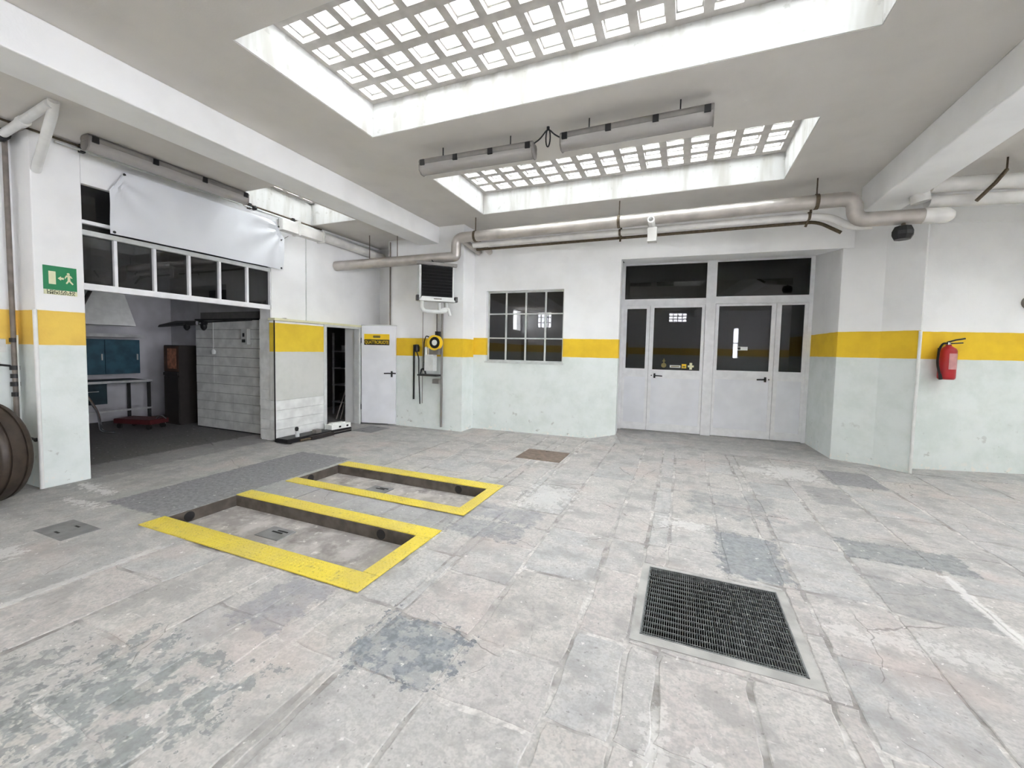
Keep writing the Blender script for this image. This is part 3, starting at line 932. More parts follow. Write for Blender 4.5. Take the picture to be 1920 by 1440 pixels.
# ------------------------------------------------------------------ glazed doors
w = thing('window_2', 'white aluminium door surround with dark transom panes', 'door surround', (DWO[0], DWO[1], 0), R(DWA), kind='structure')
MB().box(0.0, 0.055, 0, 0.08, 0, 3.14).build('jamb', 'alu', w)
MB().box(3.005, 3.07, 0, 0.08, 0, 3.14).build('jamb', 'alu', w)
MB().box(1.45, 1.61, -0.01, 0.08, 0, 3.14).build('mullion', 'alu', w)
MB().box(0.055, 1.45, 0, 0.08, 2.335, 2.455).build('transom_rail', 'alu', w)
MB().box(1.61, 3.005, 0, 0.08, 2.35, 2.475).build('transom_rail', 'alu', w)
MB().box(0.055, 3.005, 0, 0.08, 3.08, 3.15).build('head_rail', 'alu', w)
MB().box(0.05, 1.455, 0.03, 0.038, 2.45, 3.09).build('pane', 'pane', w)
MB().box(1.605, 3.01, 0.03, 0.038, 2.47, 3.09).build('pane', 'pane', w)
def leaf(name, label, cat, a, b, ztop, zg0, zg1, ga, gb, handle=None, y=0.005):
    t = thing(name, label, cat, (*dw((a + b) / 2, y), 0.0), R(DWA), kind='structure')
    c = (a + b) / 2
    A, B, GA, GB = a - c, b - c, ga - c, gb - c
    m = MB()
    m.box(A, GA, 0, 0.055, 0.012, ztop).box(GB, B, 0, 0.055, 0.012, ztop)
    m.box(GA, GB, 0, 0.055, zg1, ztop).box(GA, GB, 0, 0.055, zg0 - 0.145, zg0).box(GA, GB, 0, 0.055, 0.012, 0.15)
    m.build('leaf_frame', 'alu', t)
    MB().box(GA - 0.002, GB + 0.002, 0.012, 0.045, 0.145, zg0 - 0.14).build('infill_panel', 'door_white', t)
    MB().box(GA - 0.004, GB + 0.004, 0.024, 0.031, zg0 - 0.005, zg1 + 0.005).build('pane', 'pane', t)
    m = MB()
    bd = 0.012
    m.box(GA, GA + bd, -0.003, 0.02, zg0, zg1).box(GB - bd, GB, -0.003, 0.02, zg0, zg1).box(GA, GB, -0.003, 0.02, zg0, zg0 + bd).box(GA, GB, -0.003, 0.02, zg1 - bd, zg1)
    m.build('glazing_bead', 'alu', t)
    if handle:
        hu, s = handle[0] - c, handle[1]
        h = MB().cbox(hu - 0.016, hu + 0.016, -0.012, 0, 1.0, 1.085, 0.002)
        h.tube([(hu, -0.01, 1.045), (hu, -0.05, 1.045), (hu + s * 0.05, -0.055, 1.045), (hu + s * 0.135, -0.052, 1.04)], 0.0105, 10, 0.02)
        h.build('door_handle', 'black', t, True)
        MB().lathe([(0.011, 0), (0.011, -0.006), (0.004, -0.006), (0.004, -0.004)], 14, (hu - s * 0.055, 0, 1.045), 'y').build('key_cylinder', 'dark_steel', t)
    return t, c
leaf('window_3', 'narrow fixed side panel left of the left glazed door', 'side panel', 0.057, 0.515, 2.333, 1.155, 2.29, 0.095, 0.468)
d1, c1 = leaf('door_1', 'left glazed white door with yellow stickers on its pane', 'door', 0.52, 1.445, 2.333, 1.145, 2.305, 0.578, 1.405, (0.635, 1))
d2, c2 = leaf('door_2', 'right glazed white door with a small white notice on its pane', 'door', 1.615, 2.54, 2.345, 1.17, 2.32, 1.657, 2.486, (2.43, -1))
leaf('window_9', 'narrow fixed side panel right of the right glazed door', 'side panel', 2.545, 3.003, 2.345, 1.175, 2.325, 2.608, 2.962)
y0s = 0.0215
MB().box(0.895 - c1, 1.078 - c1, y0s, y0s + .002, 1.2, 1.245).build('notice_strip', 'white_print', d1)
MB().box(0.915 - c1, 1.058 - c1, y0s - .0005, y0s, 1.214, 1.23).build('notice_mark', 'grey_print', d1)
MB().box(1.098 - c1, 1.175 - c1, y0s, y0s + .002, 1.195, 1.27).build('warning_sticker', 'text_yellow', d1)
MB().box(1.112 - c1, 1.16 - c1, y0s - .0005, y0s, 1.21, 1.235).build('sticker_mark', 'grey_print', d1)
m = MB().box(1.20 - c1, 1.30 - c1, y0s, y0s + .002, 1.215, 1.25).box(1.228 - c1, 1.272 - c1, y0s, y0s + .002, 1.25, 1.295).box(1.228 - c1, 1.272 - c1, y0s, y0s + .002, 1.175, 1.215)
m.build('cross_sticker', 'cream', d1)
m = MB().lathe([(0.001, 0), (0.04, 0), (0.045, -0.001), (0.045, 0.001)], 20, (0.79 - c1, y0s + 0.001, 1.24), 'y').box(0.765 - c1, 0.815 - c1, y0s, y0s + .002, 1.31, 1.33).box(0.78 - c1, 0.80 - c1, y0s, y0s + .002, 1.28, 1.36)
m.build('round_sticker', 'grey_print', d1)
MB().box(1.985 - c2, 2.145 - c2, y0s, y0s + .002, 1.54, 1.60).build('notice_strip', 'white_print', d2)
MB().box(1.99 - c2, 2.035 - c2, y0s - .0005, y0s, 1.548, 1.592).build('notice_mark', 'sign_black', d2)

# ------------------------------------------------------------------ workshop opening: frame, transom, banner
XF = -5.79
w = thing('window_10', 'white framed transom of dark panes over the workshop opening', 'transom', (XF, 0, 0), 0, kind='structure')
MB().box(-0.05, 0.05, 2.30, 4.46, 1.99, 2.055).build('bottom_rail', 'alu', w)
MB().box(-0.05, 0.05, 2.30, 4.46, 2.55, 2.60).build('middle_rail', 'steel_white', w)
MB().box(-0.05, 0.05, 2.30, 4.46, 2.665, 2.70).build('upper_rail', 'alu', w)
ys = [2.30, 2.572, 2.935, 3.303, 3.671, 4.051, 4.405]
for y in ys[1:]:
    MB().box(-0.035, 0.04, y - 0.014, y + 0.014, 2.05, 2.555).build('mullion', 'alu', w)
for a, b in zip(ys, ys[1:]):
    MB().box(-0.004, 0.004, a, b, 2.045, 2.56).build('pane', 'pane', w)
    MB().box(-0.004, 0.004, a, b, 2.69, 3.07).build('pane', 'pane', w)
MB().box(-0.004, 0.004, 2.3, 4.4, 2.59, 2.67).build('pane', 'pane', w)
MB().box(-0.05, 0.05, 4.39, 4.44, 0, 3.07).build('door_post', 'alu', w)

t = thing('banner', 'blank white tarpaulin banner hung across the workshop opening', 'banner', (-5.655, 3.5, 2.59))
m = MB()
NY, NZ = 64, 24
def ban(i, j):
    s, q = i / NY, j / NZ
    y = 2.49 + (4.55 - 2.49) * s
    top = 3.285
    if y < 2.62: top = 3.05 + (3.285 - 3.05) * (y - 2.49) / 0.13
    if y > 4.43: top = 3.285 - (3.285 - 3.07) * (y - 4.43) / 0.12
    z = 2.60 + (top - 2.60) * q
    d = 0.012 * math.sin(5 * s + 2 * q) + 0.006 * math.sin(17 * s - 6 * q)
    # creases that pull towards the right hand eyelets
    ax, az = 4.5 - y, z - 3.2
    an = math.atan2(az, ax + 0.05)
    rr = math.hypot(ax, az)
    d += 0.018 * math.exp(-(rr / 0.55) ** 2) * math.sin(11 * an)
    bx, bz = y - 2.55, z - 3.2
    d += 0.010 * math.exp(-(math.hypot(bx, bz) / 0.4) ** 2) * math.sin(9 * math.atan2(bz, bx + 0.05))
    return y - 3.5, z - 2.59, d
front = [(ban(i, j)[2] + 0.002, ban(i, j)[0], ban(i, j)[1]) for j in range(NZ + 1) for i in range(NY + 1)]
back = [(p[0] - 0.003, p[1], p[2]) for p in front]
W1 = NY + 1
fs = [(j * W1 + i, j * W1 + i + 1, (j + 1) * W1 + i + 1, (j + 1) * W1 + i) for j in range(NZ) for i in range(NY)]
m.add(front, fs)
m.add(back, [f[::-1] for f in fs])
m.build('cloth', 'banner', t, True)
ey = MB().lathe([(0.008, 0), (0.014, 0), (0.014, 0.004), (0.008, 0.004)], 12, (0, 0, 0), 'x')
e0 = None
for i, j in ((1, 1), (63, 20), (63, 1), (61, 23), (4, 23)):
    y, z, d = ban(i, j)
    if e0 is None: e0 = ey.build('eyelet', 'dark_steel', t, loc=(d + 0.004, y, z))
    else: dup(e0, t, (d + 0.004, y, z))
MB().tube([(0.01, ban(61, 23)[0], ban(61, 23)[1]), (-0.01, 0.98, 0.76)], 0.003, 6).tube([(0.01, ban(63, 20)[0], ban(63, 20)[1]), (-0.04, 1.17, 0.55)], 0.003, 6).build('tie_cord', 'dark_rubber', t)

# ------------------------------------------------------------------ booth under the left wall
t = thing('wall_booth', 'white painted block front of the booth with a yellow panel', 'booth wall', (-5.73, 4.8, 0), kind='structure')
MB().box(0, 0.11, -0.44, 0.47, 0.62, 1.82).build('front_panel', 'booth', t)
for k in range(4):
    MB().cbox(0.0, 0.109, -0.44, 0.47, 0.03 + 0.1475 * k, 0.03 + 0.1475 * (k + 1) - 0.003, 0.002).build('block_course', 'block', t)
for k in range(12):
    MB().box(-0.25, 0.0, -0.415, -0.402, 0.02 + k * 0.153, 0.167 + k * 0.153).build('block', 'block', t)
MB().box(0, 0.14, -0.46, 1.36, 1.825, 1.86).build('top_ledge', 'cream', t)
MB().box(0, 0.125, 0.47, 0.525, 0, 1.825).build('door_post', 'casing', t)
MB().box(0, 0.125, 1.285, 1.33, 0, 1.825).build('door_post', 'casing', t)
MB().box(0, 0.12, 0.525, 1.285, 1.79, 1.825).build('door_head', 'casing', t)
MB().box(0.098, 0.113, -0.446, -0.436, 0, 1.825).build('corner_strip', 'dark_steel', t)
# storeroom behind the booth front
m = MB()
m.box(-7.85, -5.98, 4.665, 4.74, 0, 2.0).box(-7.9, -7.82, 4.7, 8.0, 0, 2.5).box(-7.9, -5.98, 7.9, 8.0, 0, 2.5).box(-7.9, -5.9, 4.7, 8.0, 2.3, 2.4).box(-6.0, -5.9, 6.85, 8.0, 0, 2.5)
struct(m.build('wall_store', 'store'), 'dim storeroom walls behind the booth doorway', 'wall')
def shelf_unit():
    t = thing('shelf_rack', 'dim metal shelf rack standing inside the booth doorway', 'shelf', (-6.72, 7.05, 0))
    for x, y in ((-0.25, -0.25), (-0.25, 0.25), (0.25, -0.25), (0.25, 0.25)):
        MB().box(x - .015, x + .015, y - .015, y + .015, 0, 1.75).build('upright', 'bench', t)
    for z in (0.25, 0.62, 0.98, 1.34):
        MB().cbox(-.27, .27, -.27, .27, z, z + .025, .004).build('shelf_board', 'bench', t)
    return t
shelf_unit()
for k, (x, y, z, sx, sy, sz, mt, lb) in enumerate([
        (-6.68, 6.9, 1.365, .09, .07, .1, 'casing', 'pale small box on the top board of the storeroom rack'),
        (-6.7, 6.95, 1.005, .1, .12, .13, 'dark_teal', 'dark bin on the third board of the storeroom rack'),
        (-6.62, 6.95, 0.645, .08, .1, .15, 'brown', 'brown carton on the second board of the storeroom rack'),
        (-6.66, 6.92, 0.275, .13, .12, .16, 'dark_brown', 'dark crate on the lowest board of the storeroom rack')]):
    o = thing('storage_box', lb, 'box', (x, y, z), random.uniform(-.2, .2), group='boxes on the storeroom rack')
    MB().cbox(-sx, sx, -sy, sy, 0.001, sz, .006).build('body', mt, o)
    MB().cbox(-sx - .004, sx + .004, -sy - .004, sy + .004, sz, sz + .02, .004).build('box_lid', mt, o)
for k, (y, dx, hgt, lb) in enumerate(((6.02, .06, 1.25, 'longest of the pale rods leaning inside the booth doorway'), (5.97, .12, 1.05, 'middle of the pale rods leaning inside the booth doorway'), (6.06, .0, 0.92, 'shortest of the pale rods leaning inside the booth doorway'))):
    o = MB().tube([(-6.22 - dx, y + 0.28, 0.012), (-6.0 - dx * .2, y + 0.40, hgt)], 0.012, 8).build('leaning_rod', 'wood', smooth=True)
    tag(o, lb, 'rod', 'rods leaning in the booth')
# open booth door
ang = math.atan2(6.30 - 6.14, -4.92 + 5.58)
d3 = thing('door_3', 'open white sheet door of the booth with a yellow and black sign', 'door', (-5.585, 6.14, 0.03), ang, kind='structure')
LW = 0.675
MB().cbox(0, LW, -0.02, 0.02, 0.0, 1.83, 0.003).build('leaf_sheet', 'door_white', d3, bevel=0.004)
MB().box(-0.002, LW + .006, -0.026, 0.026, 1.825, 1.845).build('top_channel', 'casing', d3)
m = MB().cbox(LW - 0.085, LW - 0.055, -0.03, -0.02, 0.88, 0.99, 0.002)
m.tube([(LW - 0.07, -0.025, 0.95), (LW - 0.07, -0.065, 0.95), (LW - 0.13, -0.07, 0.95), (LW - 0.2, -0.066, 0.945)], 0.011, 10, 0.02)
m.tube([(LW - 0.05, -0.03, 0.95), (LW + 0.01, -0.035, 0.95)], 0.012, 8)
m.build('door_handle', 'dark_steel', d3, True)
sg = MB().box(0.055, 0.555, -0.0225, -0.02, 1.47, 1.675).build('sign_plate', 'text_yellow', d3)
MB().box(0.055, 0.555, -0.024, -0.0222, 1.47, 1.572).build('sign_bar', 'sign_black', sg)
text('QUATTRORUOTE', 0.085, 'sign_lettering', 'text_yellow', sg, (0.305, -0.0245, 1.52), (R(90), 0, 0), 0.0005, 0.47)
m = MB()
for i in range(4):
    m.lathe([(0.012, 0), (0.024, 0), (0.024, -0.001), (0.012, -0.001)], 18, (0.255 + i * 0.033, -0.0225, 1.625), 'y')
m.build('sign_emblem', 'grey_print', sg)
for z in (0.25, 1.5):
    MB().tube([(-0.008, -0.01, z), (-0.008, -0.01, z + 0.1)], 0.011, 8).build('hinge', 'dark_steel', d3)

# white block wall of the workshop beyond the opening
t = thing('wall_block', 'white block wall running back into the dark workshop', 'wall', (-6.0, 4.66, 0), kind='structure')
for k in range(12):
    z = 0.02 + k * 0.153
    xx = 0.0
    widths = [0.43] + [0.475] * 3
    for i, wd in enumerate(widths):
        MB().box(xx - wd + 0.0015, xx - 0.0015, -0.075 + random.uniform(0, .004), 0.0, z, z + 0.147).build('block', 'block', t)
        xx -= wd
MB().box(-1.86, 0.0, -0.06, 0, 0, 1.86).build('mortar', 'dark_steel', t)
MB().box(-1.86, 0.27, -0.085, 0.0, 1.857, 1.88).build('capping_rail', 'dark_steel', t)
# workshop shell
m = MB()
m.box(-9.9, -9.7, 0.4, 5.4, 0, ZL).box(-9.9, -6.2, 0.4, 0.6, 0, ZL).box(-9.9, -7.85, 5.2, 5.4, 0, ZL).box(-7.9, -5.98, 4.67, 4.76, 1.9, ZL).box(-9.9, -5.98, 0.4, 5.4, ZL, ZL + .15)
struct(m.build('wall_workshop', 'dark_wall'), 'grey walls of the dark workshop behind the opening', 'wall')

# things in the dark workshop
t = thing('workbench', 'dark workbench with bright edge at the workshop far wall', 'workbench', (-9.25, 3.75, 0))
MB().box(-.42, .3, -.75, .72, .74, .78).build('bench_top', 'dark_teal', t)
MB().box(.3, .325, -.75, .72, .75, .79).build('edge_strip', 'bench', t)
MB().box(.28, .31, -.75, .72, .26, .29).build('lower_rail', 'bench', t)
MB().box(-.4, .25, -.72, .1, .4, .74).build('drawer_unit', 'dark_teal', t)
for y in (-.5, -.1):
    MB().tube([(.255, y - .08, .62), (.28, y - .08, .62), (.28, y + .08, .62), (.255, y + .08, .62)], .006, 6).build('drawer_pull', 'bench', t)
for x in (-.38, .26):
    for y in (-.72, .66):
        MB().box(x, x + .04, y, y + .04, 0, .74).build('leg', 'dark_steel', t)
t = thing('tool_cabinet', 'teal steel tool cabinet hung above the workbench', 'cabinet', (-9.55, 3.8, 0.88))
MB().box(-.15, .14, -.8, .72, 0, .62).build('body', 'teal', t)
for a, b in ((-.79, -.3), (-.29, .2), (.21, .71)):
    d = MB().cbox(.14, .16, a, b, .01, .61, .004).build('cabinet_door', 'teal', t)
    MB().box(.16, .175, b - .05, b - .03, .25, .36).build('handle', 'bench', d)
MB().box(-.15, .2, -.85, .78, .66, .72).build('light_shelf', 'bench', t)
t = thing('extractor_hood', 'pale sloping hood high over the workbench', 'hood', (-9.45, 3.9, 1.75))
MB().add([(-.25, -.5, 0), (.2, -.35, 0), (.2, .5, 0), (-.25, .5, 0), (-.25, -.1, .6), (-.05, .0, .6), (-.05, .45, .6), (-.25, .45, .6)], [(3, 2, 1, 0), (4, 5, 6, 7), (0, 1, 5, 4), (1, 2, 6, 5), (2, 3, 7, 6), (3, 0, 4, 7)]).build('canopy', 'casing', t)
MB().box(-.25, -.08, .02, .4, .6, 1.6).build('flue', 'casing', t)
MB().tube([(.21, -.5, .02), (.21, -.35, .02), (.0, -.02, .62)], .03, 8).build('edge_bar', 'dark_brown', t)
t = thing('tall_cabinet', 'tall dark brown cabinet with a reddish poster by the block wall', 'cabinet', (-8.45, 4.72, 0))
MB().cbox(-.21, .22, -.2, .25, 0, 1.42, .01).build('body', 'dark_brown', t)
MB().box(-.2, .21, -.206, -.2, .95, 1.4).build('upper_door', 'brown', t)
MB().box(-.2, .21, -.212, -.2, .03, .86).build('cabinet_door', 'dark_brown', t)
MB().box(-.2, .21, -.225, -.2, .88, .93).build('ledge', 'dark_brown', t)
MB().box(-.1, .16, -.208, -.2, 1.0, 1.36).build('poster', 'orange_print', t)
t = thing('creeper_trolley', 'low maroon wheeled trolley on the workshop floor', 'trolley', (-8.5, 4.08, 0), R(15))
MB().cbox(-.35, .35, -.16, .16, .09, .17, .01).build('deck', 'maroon', t)
for x in (-.28, .28):
    for y in (-.12, .12):
        MB().lathe([(.0, -.015), (.045, -.015), (.045, .015), (.0, .015)], 14, (x, y, .045), 'y').build('wheel', 'dark_rubber', t, True)
MB().tube([(.3, 0, .17), (.38, 0, .24), (.46, .02, .17)], .012, 8, .05).build('handle', 'chrome', t, True)
o = MB().tube([(-8.95, 3.58, .55), (-8.85, 3.66, .30), (-8.7, 3.62, .12), (-8.5, 3.55, .025), (-8.2, 3.6, .022)], .02, 8, .1).build('air_hose', 'chrome', smooth=True)
tag(o, 'pale curved hose drooping from the workbench to the floor', 'hose')
t = thing('low_carton', 'pale low carton on the workshop floor beside the tall cabinet', 'box', (-8.8, 4.36, 0), R(12))
MB().cbox(-.12, .12, -.1, .1, 0, .09, .004).build('body', 'orange_print', t)
MB().box(-.12, .12, -.006, .006, .09, .0915).build('tape', 'cream', t)
t = thing('swing_arm', 'black swing arm with two hanging knobs above the block wall', 'tool arm', (-7.45, 4.5, 1.80))
MB().add([(0, -.04, -.02), (0, .04, -.02), (-1.3, .02, -.06), (-1.3, -.02, -.06), (0, -.04, .04), (0, .04, .04), (-.85, .03, .05), (-1.3, -.0, -.02)], [(0, 1, 2, 3), (4, 6, 5), (4, 7, 6), (0, 4, 5, 1), (1, 5, 6, 2), (2, 6, 7), (3, 2, 7), (0, 3, 7, 4)]).build('arm', 'black', t)
for x in (-.04, -.5):
    MB().lathe([(.02, .0), (.05, -.03), (.045, -.08), (.015, -.12)], 12, (x, 0, 0)).build('knob', 'black', t, True)
MB().lathe([(.0, 0), (.035, 0), (.035, .03), (.0, .03)], 12, (-.12, -.06, .0), 'y').build('bright_cap', 'chrome', t, True)
MB().tube([(0, 0, .02), (1.1, .03, .05)], .012, 8).build('rail', 'dark_steel', t)
t = thing('pendant_switch', 'small white pull switch hanging on a cord at the block wall', 'switch', (-7.35, 4.56, 1.33))
MB().tube([(0, 0, .03), (0, 0, .5)], .006, 6).build('cord', 'casing', t)
MB().lathe([(.0, -.05), (.03, -.045), (.035, 0), (.02, .035), (.0, .04)], 14).build('grip', 'casing', t, True)
t = thing('switch_box', 'white switch box with dark buttons on the block wall end', 'switch', (-6.53, 4.585, 1.46))
MB().cbox(-.07, .07, -.06, 0, 0, .25, .006).build('box', 'casing', t)
MB().box(-.03, .01, -.066, -.06, .12, .18).build('button', 'black', t)
MB().box(-.045, .03, -.066, -.06, .03, .08).build('label_window', 'dark_steel', t)

# ------------------------------------------------------------------ left pillar: sign, pipes, valves, wheel
t = thing('exit_sign', 'green and cream emergency exit sign on the brick pillar', 'sign', (-5.728, 2.12, 1.905))
MB().cbox(0, .006, -.122, .118, 0.047, 0.278, .001).build('sign_board', 'green_sign', t)
st = MB().box(0, .0065, -.12, .118, 0.0, 0.045).build('sign_strip', 'cream', t)
text('USCITA DI', 0.03, 'strip_lettering', 'text_dark', st, (0.0068, 0, 0.033), (R(90), 0, R(90)), 0.0004, 0.2)
text('EMERGENZA', 0.03, 'strip_lettering', 'text_dark', st, (0.0068, 0, 0.012), (R(90), 0, R(90)), 0.0004, 0.2)
MB().box(.006, .0075, -.085, -.035, .1, .225).build('door_symbol', 'cream', t)
def yz(poly, name, x0=.006, x1=.0075):
    m = MB()
    n = len(poly)
    m.add([(x0, p[0], p[1]) for p in poly] + [(x1, p[0], p[1]) for p in poly], [tuple(range(n, 2 * n))] + [(i, (i + 1) % n, (i + 1) % n + n, i + n) for i in range(n)])
    return m.build(name, 'cream', t)
yz([(-.022, .162), (.002, .142), (.002, .154), (.022, .154), (.022, .172), (.002, .172), (.002, .184)], 'arrow_symbol')
yz([(.028, .16), (.045, .185), (.06, .187), (.082, .172), (.086, .178), (.075, .196), (.07, .2), (.066, .205), (.04, .2), (.03, .18)], 'runner_symbol')
yz([(.05, .19), (.068, .19), (.07, .15), (.092, .12), (.085, .11), (.06, .14), (.045, .115), (.035, .12), (.05, .15)], 'runner_symbol')
m = MB().lathe([(.0, .006), (.011, .006), (.011, .0075), (.0, .0075)], 12, (0, .056, .215), 'x')
m.build('runner_symbol', 'cream', t)
o = MB().tube([(-5.715, 1.93, 0.01), (-5.715, 1.93, 1.75)], 0.017, 10).build('corner_conduit', 'pvc', smooth=True)
tag(o, 'white corner strip running up the brick pillar', 'conduit')
t = thing('air_line', 'vertical air pipe with valves beside the brick pillar', 'pipe', (-6.03, 1.885, 0.5))
MB().tube([(0, 0, 0.02), (0, 0, 2.9)], .02, 10).build('pipe', 'brown_pipe', t, True)
for z, r in ((.42, .03), (.52, .035), (.6, .032), (.68, .035), (.95, .03)):
    MB().lathe([(.0, -.025), (r, -.02), (r, .02), (.0, .025)], 12, (0, 0, z)).build('coupling', 'dark_steel', t, True)
MB().tube([(.0, -.03, .7), (.02, -.12, .715)], .01, 8).build('valve_lever', 'dark_steel', t)
MB().tube([(0.05, .01, .4), (0.05, .01, 1.0)], .007, 8).build('branch_tube', 'steel_white', t)
MB().tube([(0, 0, .03), (.04, .01, .02), (.28, .03, -.01)], .011, 8, .02).lathe([(.0, -.01), (.02, 0), (.0, .03)], 10, (.28, .03, -.01), 'x').build('spray_nozzle', 'dark_steel', t, True)
t = thing('junction_box', 'small white junction box on the wall above the wheel', 'junction box', (-6.098, 1.78, 1.33))
MB().cbox(0, .05, -.06, .06, 0, .13, .004).build('box', 'casing', t)
MB().box(.05, .053, -.04, -.02, .04, .1).build('printed_mark', 'text_dark', t)
# wheel leaning in the corner
t = thing('vehicle_wheel', 'brown metal wheel leaning against the wall at left edge', 'wheel', (-5.66, 1.53, 0.452))
t.rotation_euler = (0, 0, R(14))
# axle along local -y
MB().lathe([(.33, -.10), (.36, -.118), (.42, -.115), (.443, -.095), (.45, -.062), (.436, -.06), (.436, -.046), (.45, -.044), (.45, .04), (.436, .042), (.436, .056), (.45, .058), (.443, .095), (.42, .115), (.36, .118), (.33, .10), (.33, -.10)], 40, (0, 0, 0), 'y').build('tyre', 'brown_tyre', t, True)
MB().lathe([(.02, -.07), (.09, -.08), (.12, -.06), (.22, -.04), (.28, -.075), (.32, -.105), (.352, -.122), (.36, -.116), (.33, -.06), (.32, .1), (.02, .1)], 40, (0, 0, 0), 'y').build('rim', 'brown_metal', t, True)
for k in range(5):
    a = 2 * math.pi * k / 5
    MB().lathe([(.0, -.045), (.012, -.045), (.014, -.025), (.0, -.025)], 8, (.075 * math.cos(a), -.01, .075 * math.sin(a)), 'y').build('wheel_nut', 'dark_steel', t)
t = thing('drain_pipe', 'white plastic drain pipe with a slanting branch above the brick pillar', 'pipe', (-5.0, 1.79, 3.37))
MB().tube([(.1, 0, .03), (-1.1, .06, -.02)], .034, 12).build('pipe', 'pvc', t, True)
MB().tube([(.14, .01, .055), (.0, .05, -.01), (-.725, .19, -.31)], .036, 12, .05).build('branch_pipe', 'pvc', t, True)
MB().tube([(-.42, .03, .008), (-.5, .033, .004)], .044, 12).build('socket', 'pvc', t, True)
MB().tube([(-.9, .05, -.012), (-1.0, .055, -.016)], .05, 12).build('clamp', 'dark_steel', t, True)

# conduits along the head of the left wall
t = thing('ceiling_conduit', 'twin thin conduits along the top of the left wall', 'conduit', (-5.69, 2.0, ZL))
MB().tube([(0, -.6, -.02), (0, 3.3, -.02)], .011, 8).build('conduit', 'rust', t, True)
MB().tube([(0.01, .1, -.055), (0.01, 4.7, -.055)], .013, 8).build('conduit', 'steel_white', t, True)
for y in (.3, 2.05, 2.75):
    MB().box(-.03, .02, y - .02, y + .02, -.075, 0).build('clip', 'dark_steel', t)
MB().lathe([(.0, -.03), (.03, -.025), (.03, .02), (.0, .03)], 10, (.03, 2.1, -.05), 'x').build('cable_gland', 'black', t, True)
t = thing('box_duct', 'white boxed duct and round pipe at the top of the left wall', 'duct', (-5.729, 4.5, 3.19))
MB().cbox(0.0, .13, 0, .78, 0.0, .16, .004).build('box_section', 'white_pipe', t)
MB().tube([(.08, .78, .09), (.08, 2.29, .06)], .075, 16).build('round_section', 'white_pipe', t, True)
MB().box(.0, .15, .27, .30, -.02, .2).build('bracket', 'white_pipe', t)
MB().box(.0, .15, .74, .77, -.02, .18).build('bracket', 'white_pipe', t)
o = MB().tube([(-5.72, 5.01, 1.87), (-5.72, 5.01, 3.2)], .008, 8).build('wall_conduit', 'steel_white', smooth=True)
tag(o, 'thin vertical conduit on the white wall above the booth', 'conduit')
o = MB().tube([(-5.075, 6.31, 0.02), (-5.075, 6.31, 3.4)], .014, 10).build('riser_pipe', 'brown_pipe', smooth=True)
tag(o, 'thin grey riser pipe on the pier behind the booth door', 'pipe')

# ------------------------------------------------------------------ tube lamps
def tube_lamp(label, loc, rz, L, group, drop=0.06, closed=False):
    t = thing('tube_lamp', label, 'lamp', loc, rz, group=group)
    h = L / 2
    prof = [(-.072, .0), (-.08, .035), (-.06, .06), (.06, .06), (.08, .035), (.072, 0)]
    MB().profile_x(prof, -h, h).build('housing', 'lamp_body', t, bevel=0.006)
    pr = [(-.07, .0)] + [(.07 * -math.cos(math.pi * k / 10), -.03 - .055 * math.sin(math.pi * k / 10)) for k in range(11)] + [(.07, 0)]
    MB().profile_x(pr, -h + .012, h - .012).build('diffuser', 'diffuser', t, True)
    for s in (-1, 1):
        MB().profile_x([(-.073, .002), (-.07, -.055), (-.03, -.09), (.03, -.09), (.07, -.055), (.073, .002)], s * h - .012 if s > 0 else -h, h if s > 0 else -h + .012).build('end_cap', 'lamp_body', t)
    nclip = 4
    for k in range(nclip):
        x = -h + .05 + (L - .1) * k / (nclip - 1)
        for s in (-1, 1):
            MB().cbox(x - .025, x + .025, s * .08 - .008, s * .08 + .008, -.014, .045, .003).build('clip', 'black', t)
    for x in (-h * .6, h * .6):
        MB().tube([(x, 0, .05), (x, 0, .055 + drop)], .006, 6).build('hanger', 'dark_steel', t)
    return t
zlamp = ZC - 0.17
tube_lamp('left hanging tube lamp between the two skylights', (-2.07, 3.92, zlamp), R(1.5), 1.29, 'hanging tube lamps', 0.115)
tube_lamp('right hanging tube lamp between the two skylights', (-0.49, 3.88, zlamp), R(-1.0), 1.30, 'hanging tube lamps', 0.115)
t = thing('lamp_cable', 'black looped cable hanging between the two tube lamps', 'cable', (-1.28, 3.9, ZC))
MB().tube([(-.14, 0, -.13), (-.08, 0, -.1), (0, 0, -.01), (.06, 0, -.08), (.14, 0, -.13)], .007, 8, .05).build('cable', 'black', t, True)
lp = [(.022 * math.sin(2 * math.pi * k / 16), 0.004 * k / 16, -.1 + .085 * math.cos(2 * math.pi * k / 16)) for k in range(17)]
MB().tube(lp, .007, 8).build('cable_loop', 'black', t, True)
MB().lathe([(.0, -.03), (.015, -.02), (.015, 0), (.0, 0)], 10).build('ceiling_hook', 'black', t)
tube_lamp('long tube lamp under the low ceiling above the banner', (-5.37, 2.98, ZL - 0.062), R(90), 1.58, None, 0.005)

